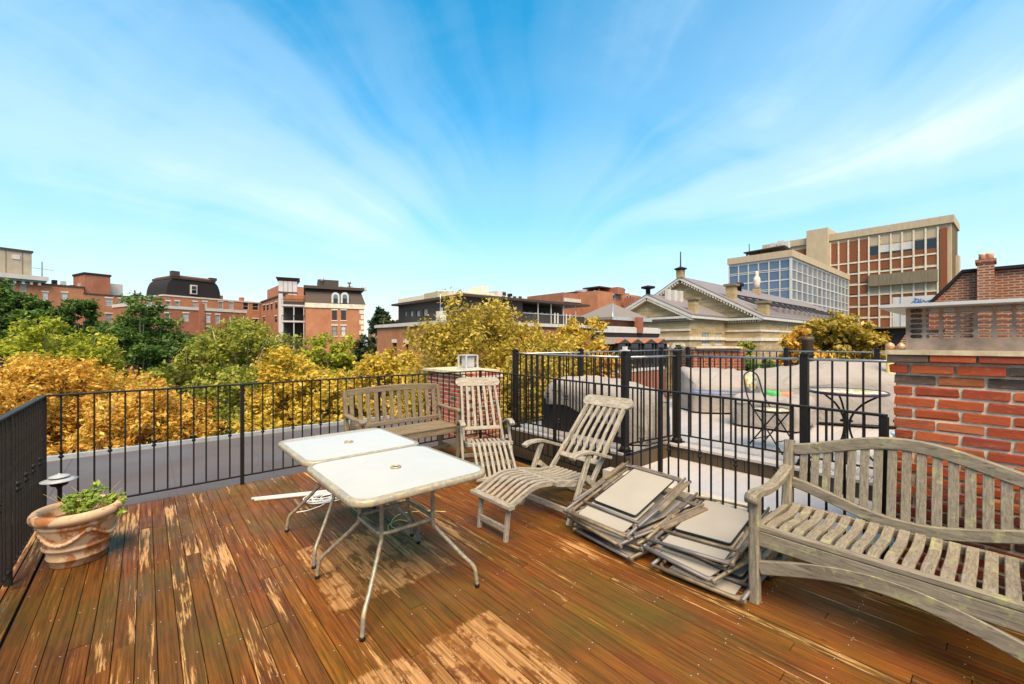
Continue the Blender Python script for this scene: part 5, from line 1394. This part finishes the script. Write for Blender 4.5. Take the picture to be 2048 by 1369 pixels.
# --- folded sling chairs in two heaps
def folded_chair(label, loc, rz, pitch, roll, group, big=True):
    t = thing('folded_chair', label, 'folding chair', loc, 0, group)
    t.rotation_euler = (R_(roll), R_(pitch), R_(rz))
    a, b = (M['chair_frame'], M['chair_ochre']) if rng.random() < .6 else (M['chair_ochre'], M['chair_frame'])
    MB().tube(rrect(.47, .25, .06, .012, 5), .0125, 8, True).build('back_frame', a, t)
    MB().tube(smooth_path([(-.52, -.27, .036), (.2, -.27, .036), (.36, -.27, .036), (.4, -.22, .036), (.4, .22, .036), (.36, .27, .036), (.2, .27, .036), (-.52, .27, .036)], 3), .0115, 8).build('seat_frame', b, t)
    MB().tube([(-.5, -.285, .026), (-.5, .285, .026)], .012, 8).build('cross_tube', a, t)
    MB().prism([(x_ + .08, y_, z_) for x_, y_, z_ in rrect(.32, .185, .02, .022, 3)], (0, 0, .006)).build('sling', M['sling'], t)
    MB().tube([(x_ + .08, y_, z_) for x_, y_, z_ in rrect(.325, .19, .02, .025, 3)], .006, 6, True).build('piping', M['black_plastic'], t)
    MB().prism([(x_ - .2, y_, z_) for x_, y_, z_ in rrect(.24, .2, .02, -.004, 3)], (0, 0, .006)).build('seat_sling', M['sling'], t)
    MB().tube([(-.3, -.25, .02), (-.3, .25, .02)], .011, 8).build('cross_tube', b, t)
    for s in (-1, 1):
        MB().sweep([(-.1, s * .3, .03), (.42, s * .3, .034)], (0, 1, 0), .035, .018).build('armrest', a, t)
        MB().tube([(.5, s * .285, .0), (-.38, s * .285, .05)], .0105, 8).build('leg', b, t)
        MB().bar((.05, s * .262, .048), (.44, s * .268, .05), .012, .022, (0, 1, 0)).build('link', a, t)
gA = 'folded chairs heaped behind the steamer chair'; gB = 'folded chairs heaped at the end of the curved bench'
labA = ['topmost folded sling chair leaning on the heap behind the steamer chair', 'second folded sling chair down in the heap behind the steamer chair', 'third folded sling chair down in the heap behind the steamer chair', 'bottom folded sling chair in the heap behind the steamer chair']
labB = ['topmost folded sling chair in the heap against the curved bench', 'second folded sling chair down in the heap against the curved bench', 'bottom folded sling chair in the heap against the curved bench']
folded_chair(labA[3], (2.99, 1.84, .016), -6, 0, 0, gA)
folded_chair(labA[2], (3.04, 1.93, .07), 6, -1.5, 1, gA)
folded_chair(labA[1], (2.97, 1.88, .13), -9, -4, 1, gA)
folded_chair(labA[0], (2.99, 1.98, .235), 3, -11, 3, gA)
folded_chair(labB[2], (3.02, 1.25, .016), 4, 0, 0, gB)
folded_chair(labB[1], (3.05, 1.32, .075), -6, -1, 1, gB)
folded_chair(labB[0], (3.15, 1.38, .145), 6, -3, -2, gB)

# --- terracotta pot and its plant, garden lights, poles and cord
PX, PY = -.35, 4.17
t = thing('terracotta_pot', 'big terracotta pot with rolled rim and rope garlands', 'pot', (PX, PY, 0), R_(20))
H = .375
prof = [(.0, .0), (.135, .0), (.142, .01), (.146, .045), (.154, .05), (.157, .06), (.15, .068), (.16, .115), (.174, .122), (.177, .135), (.168, .145), (.172, .15), (.19, .255), (.197, .268), (.205, .275), (.205, .288), (.2, .295), (.206, .3), (.226, .312), (.236, .33), (.234, .352), (.222, .368), (.206, .372), (.192, .364), (.186, .34), (.18, .25), (0, .25)]
MB().lathe(prof, 56).build('body', M['terracotta'], t)
MB().lathe([(.182, .283), (.1, .292), (0, .296)], 30).build('soil', M['soil'], t)
rad = lambda z: .172 + (z - .15) / (.255 - .15) * .018
for q in range(4):
    a0 = q * math.pi / 2; pts = []
    for k in range(25):
        u = k / 24; g = a0 + .1 + u * (math.pi / 2 - .2); z = .243 - .07 * math.sin(math.pi * u)
        rr = rad(z) + .006 + .003 * math.sin(k * 2.6)
        pts.append((rr * math.cos(g), rr * math.sin(g), z + .003 * math.cos(k * 2.6)))
    MB().tube(pts, [.008 + .004 * math.sin(math.pi * k / 24) + .0022 * (k % 2) for k in range(25)], 8).build('garland', M['terracotta'], t)
    g = a0; ro = MB()
    ro.lathe([(.022, -.012), (.024, 0), (.014, .008), (.008, .012), (0, .012)], 12)
    o = ro.build('rosette', M['terracotta'], t); o.location = ((rad(.245) + .003) * math.cos(g), (rad(.245) + .003) * math.sin(g), .245); o.rotation_euler = (0, R_(90), g)
pl = thing('potted_plant', 'straggly light green plant growing in the terracotta pot', 'plant', (PX + .05, PY + .03, .3))
cen = []; rad_ = []; stm = MB()
for k in range(46):
    g = rng.uniform(0, 6.28); r = .19 * rng.random() ** .6
    x, y = r * math.cos(g) * .9 + .03, r * math.sin(g) * .7 - .01; z = .02 + .17 * rng.random() * (1 - r * 2.6)
    cen.append((x, y, z)); rad_.append(.028)
    if k % 2 == 0: stm.tube([(x * .3, y * .3, 0), (x * .7, y * .7, z * .6), (x, y, z)], [.002, .0016, .001], 5)
for k in range(2): cen.append((.13 + .03 * k, -.1 - .02 * k, .03 - .03 * k)); rad_.append(.03)
for k in range(12):
    g = rng.uniform(0, 6.28); r = .1 * rng.random()
    stm.tube([(r * math.cos(g), r * math.sin(g), 0), (r * 1.4 * math.cos(g), r * 1.4 * math.sin(g), .1), (r * 2 * math.cos(g) + rng.uniform(-.04, .04), r * 2 * math.sin(g), rng.uniform(.14, .2))], [.0015, .001, .0006], 4)
L['potted'] = leaf_mat('light_green_leaves', [(0, (.12, .2, .02)), (.5, (.3, .42, .05)), (.85, (.5, .55, .12)), (1, (.6, .38, .12))])
child('leaves', leaf_mesh('leaves', L['potted'], cen, rad_, 950, .026, flat=.9), pl)
stm.build('stems', M['yellow_post'], pl)

def garden_light(label, x, y, h=.42):
    t = thing('garden_light', label, 'garden light', (x, y, 0), 0)
    MB().lathe([(.03, 0), (.03, .01), (.012, .02), (.011, h - .09), (.016, h - .085), (.02, h - .07)], 14).build('stem', M['iron_brown'], t)
    MB().lathe([(.018, h - .07), (.045, h - .06), (.062, h - .035), (.05, h - .03)], 20).build('lamp_cup', M['iron'], t)
    MB().lathe([(.055, h - .02), (.105, h - .022), (.108, h - .017), (.06, h - .004), (.05, h - .002)], 28, (0, 0, 0), True, False).build('disc_shade', M['white_metal'], t)
    MB().lathe([(.052, h - .002), (.052, h + .006)], 24).build('neck', M['iron'], t)
    MB().lathe([(.063, h + .006), (.06, h + .014), (.02, h + .026), (.008, h + .028), (.007, h + .034), (0, h + .036)], 24).build('cap', M['white_metal'], t)
garden_light('black stemmed garden light with two white discs behind the terracotta pot', -.515, 4.86, .43)

for lab, x, y, ln_, rz in (('longer thin silvery pole lying on the deck beside the cord coil', .775, 4.595, 1.2, -23.5), ('shorter thin silvery pole lying along the far side of its twin', .76, 4.65, 1.12, -22.5)):
    t = thing('metal_pole', lab, 'pole', (x, y, .0), R_(rz))
    MB().tube([(0, 0, .0135), (ln_, 0, .0135)], .013, 12).build('tube', M['white_metal'], t)
    MB().tube([(-.003, 0, .0135), (.002, 0, .0135)], .009, 10).build('tube_end', M['dark'], t)
pts = []
for k in range(260):
    g = k * .21; r = .1 + .035 * math.sin(k * .083) + .02 * math.sin(k * .031)
    pts.append((r * 1.35 * math.cos(g) + .03 * math.sin(k * .05), r * .9 * math.sin(g) + .02 * math.cos(k * .07), .006 + .011 * abs(math.sin(k * .037)) + .00012 * k))
pts = [(-.3, -.16, .006), (-.22, -.18, .006), (-.1, -.15, .006)] + pts + [(.2, .1, .006)]
tag(MB().tube(pts, .0045, 6).build('cord_coil', M['cord']), 'loose coil of white cord beside the white poles', 'cord').location = (1.3, 4.2, 0)
pts = smooth_path([(.0, 0, .004), (.05, .12, .004), (.16, .16, .004), (.2, .05, .004), (.1, .0, .004), (.06, .1, .004), (.2, .26, .004), (.4, .2, .004), (.55, .05, .004)], 5)
tag(MB().tube(pts, .004, 6).build('yellow_wire', M['yellow_post']), 'thin yellow wire loop on the deck behind the near table', 'wire').location = (1.45, 3.15, 0)

# ------------------------------------------------------------------ neighbour's roof deck furniture
def drape(t, name, lx, ly, hfun, zbot, seed, m, n=96, fold=.02, kf=11):
    """canvas cover: rounded-rectangle plan, soft top, skirt with folds"""
    r_ = random.Random(seed); ph = [r_.uniform(0, 6.28) for _ in range(6)]
    vs_ = []; fs_ = []
    def plan(g, s):
        c, s_ = math.cos(g), math.sin(g); e_ = .42
        return Vector((lx * s * math.copysign(abs(c) ** e_, c), ly * s * math.copysign(abs(s_) ** e_, s_), 0))
    rings = []
    for s in (.0, .25, .5, .72, .86, .94, .985):
        rings.append([(s, 0.0)])
    radial = [0.02] + [.1 * k_ for k_ in range(1, 9)] + [.85, .9, .94, .97, .99, 1.0]
    skirt = [.03, .08, .15, .25, .35, .45, .55, .65, .75, .85, .93, 1.0]
    allr = []
    for s in radial:
        ring = []
        for k in range(n):
            g = 2 * math.pi * k / n; p = plan(g, s)
            drop = .0 if s < .9 else .06 * ((s - .9) / .1) ** 2
            p.z = hfun(p.x / lx, p.y / ly) - drop + .012 * math.sin(3 * g + ph[0]) * s + .008 * math.sin(7 * p.x + 5 * p.y + ph[1])
            ring.append(p)
        allr.append(ring)
    for u in skirt:
        ring = []
        for k in range(n):
            g = 2 * math.pi * k / n; p0 = allr[len(radial) - 1][k]
            zb = zbot(p0.x / lx, p0.y / ly); f = fold * u * (math.sin(kf * g + ph[2] + u) + .6 * math.sin(kf * 1.7 * g + ph[3]))
            s = 1 + .03 * math.sin(math.pi * min(u, 1) * .8) + f
            ring.append(Vector((p0.x * s, p0.y * s, p0.z + (zb - p0.z) * u)))
        allr.append(ring)
    from mathutils import noise as mn
    for i_, r in enumerate(allr):
        for p in r:
            q = Vector((p.x * 3.2 + seed, p.y * 3.2, p.z * 2.0))
            rg = 1 - abs(mn.noise(q)) * 2.2; rg2 = 1 - abs(mn.noise(q * 2.3 + Vector((7, 3, 1)))) * 2.2
            amt = .045 * max(rg, 0) ** 2 + .02 * max(rg2, 0) ** 2
            o_ = Vector((p.x, p.y, .0)); o_ = o_.normalized() if o_.length > 1e-4 else o_
            p += (o_ * .6 if i_ >= len(radial) else Vector((0, 0, .8))) * (amt - .02)
    vs_ = [p for r in allr for p in r]
    for i_ in range(len(allr) - 1):
        for k in range(n): k2 = (k + 1) % n; fs_.append((i_ * n + k, i_ * n + k2, (i_ + 1) * n + k2, (i_ + 1) * n + k))
    fs_.append(tuple(range(n - 1, -1, -1)))
    return MB().add(vs_, fs_, True).build(name, m, t)
t = thing('covered_grill', 'beige canvas cover over a long black cabinet behind the short railing', 'covered grill', (4.72, 3.55, NZ), 0)
MB().box(-.38, .38, -.72, .78, .02, .42).build('cabinet', M['black_plastic'], t)
for a in (-1, 1):
    for b in (-1, 1): MB().lathe([(.03, 0), (.03, .02)], 10, (a * .32, b * .62, 0)).build('foot', M['iron'], t)
drape(t, 'cover', .43, .82, lambda u, v: .74 - .12 * v * v + .05 * v - .1 * u * u, lambda u, v: (.3 + .1 * v + .04 * math.sin(5 * v)) if v > -.62 else .02 + .1 * max(0, v + .85) * 4, 3, M['cover'], fold=.01)
t = thing('covered_armchair', 'beige canvas cover with blue straps over a low seat', 'covered chair', (7.95, 3.3, NZ), R_(-42))
drape(t, 'cover', .72, .5, lambda u, v: .68 - .05 * u - .1 * v * v + .12 * v, lambda u, v: .03, 5, M['cover'])
MB().lathe([(.02, 0), (.021, .005)], 8, (0, 0, 0)).build('foot', M['iron'], t)
MB().tube(smooth_path([(-.8, -.5, .42), (-.3, -.57, .4), (.3, -.57, .37), (.75, -.5, .36)], 4), .008, 6).build('strap', M['blue'], t)
MB().tube(smooth_path([(-.8, -.5, .38), (-.3, -.575, .35), (.3, -.575, .36), (.75, -.5, .33)], 4), .008, 6).build('strap', M['blue'], t)
t = thing('covered_sofa', 'large beige canvas cover peaked over a sofa near the railing corner', 'covered sofa', (8.1, 1.75, NZ), R_(-62))
drape(t, 'cover', 1.1, .5, lambda u, v: .8 + .1 * math.cos(2.2 * (u - .3)) - .08 * v * v + .1 * v, lambda u, v: .03, 8, M['cover'], fold=.03, kf=13)
MB().tube(smooth_path([(-1.14, -.5, .05), (-.4, -.56, .05), (.4, -.56, .05), (1.13, -.5, .05)], 4), .012, 6).build('hem_cord', M['iron'], t)
t = thing('covered_ottoman', 'round beige cover on a low table with coloured cloth on top', 'covered table', (7.0, 2.2, NZ), 0)
drape(t, 'cover', .46, .46, lambda u, v: .44 - .02 * (u * u + v * v), lambda u, v: .03, 9, M['cover'], fold=.02)
MB().lathe([(.47, .045), (.485, .055), (.47, .065)], 40, (0, 0, 0), True, False).build('hem_cord', M['iron'], t)
t = thing('folded_cloth', 'crumpled green cloth lying on the round cover', 'cloth', (6.95, 2.2, NZ + .44))
drape(t, 'fabric', .13, .09, lambda u, v: .05, lambda u, v: .0, 10, simple('green_cloth', (.05, .3, .08), .8), n=40, fold=.08)
t = thing('folded_cloth', 'crumpled orange cloth next to the green one on the round cover', 'cloth', (7.11, 2.06, NZ + .44))
drape(t, 'fabric', .1, .08, lambda u, v: .035, lambda u, v: .0, 12, simple('orange_cloth', (.5, .18, .09), .8), n=40, fold=.08)

t = thing('mosaic_table', 'round mosaic bistro table on curved black iron legs', 'table', (5.52, 1.05, NZ))
MB().lathe([(0, .7), (.325, .7), (.33, .705), (.33, .72), (0, .722)], 48).build('mosaic_top', M['mosaic'], t)
MB().lathe([(.325, .694), (.342, .7), (.344, .716), (.338, .726), (.329, .724)], 48, (0, 0, 0), True, False).build('rim', simple('purple_rim', (.045, .025, .07), .4), t)
for k in range(3):
    g = 2 * math.pi * k / 3 + .5
    pts = smooth_path([(.26, 0, .69), (.12, 0, .58), (.03, 0, .42), (.05, 0, .24), (.16, 0, .1), (.26, 0, .0)], 5)
    MB().tube([(p.x * math.cos(g), p.x * math.sin(g), p.z) for p in pts], .01, 8).build('leg', M['iron'], t)
MB().lathe([(.05, .4), (.058, .41), (.05, .42)], 20, (0, 0, 0), True, False).build('leg_ring', M['iron'], t)
def bistro(label, loc, rz):
    t = thing('bistro_chair', label, 'chair', loc, rz)
    MB().lathe([(0, .44), (.185, .44), (.19, .445), (.19, .455), (0, .458)], 36).build('seat', M['mosaic'], t)
    MB().lathe([(.19, .435), (.2, .44), (.2, .456), (.19, .46)], 36, (0, 0, 0), True, False).build('seat_rim', M['iron'], t)
    for s in (-1, 1):
        MB().tube(smooth_path([(.2, s * .17, 0), (0, s * .175, .3), (-.17, s * .17, .55), (-.24, s * .15, .8), (-.255, s * .08, .86), (-.258, 0, .875)], 4), .008, 8).build('back_leg', M['iron'], t)
        MB().tube([(-.2, s * .16, 0), (.12, s * .16, .44)], .008, 8).build('front_leg', M['iron'], t)
    o = MB().lathe([(0, -.006), (.11, -.006), (.115, 0), (.11, .006), (0, .006)], 30).build('back_medallion', M['mosaic'], t)
    o.location = (-.243, 0, .76); o.rotation_euler = (0, R_(85), 0)
    MB().tube([(.13, -.175, .12), (.13, .175, .12)], .006, 6).build('stretcher', M['iron'], t)
    MB().tube([(-.12, -.16, .11), (-.12, .16, .11)], .006, 6).build('stretcher', M['iron'], t)
bistro('folding bistro chair with mosaic seat left of the mosaic table', (5.45, 1.72, NZ), R_(-100))
bistro('folding bistro chair with mosaic seat tucked close to the brick chimney', (5.62, .5, NZ), R_(70))
t = thing('plastic_tub', 'pale blue plastic tub at the neighbouring deck corner', 'tub', (6.3, .62, NZ))
MB().lathe([(.13, 0), (.17, .2), (.185, .21), (.185, .225), (.16, .222), (.12, .02), (0, .02)], 28).build('tub_body', M['teal'], t)
MB().tube([(.185, -.05, .2), (.215, 0, .17), (.185, .05, .2)], .008, 6).build('handle', M['white_metal'], t)
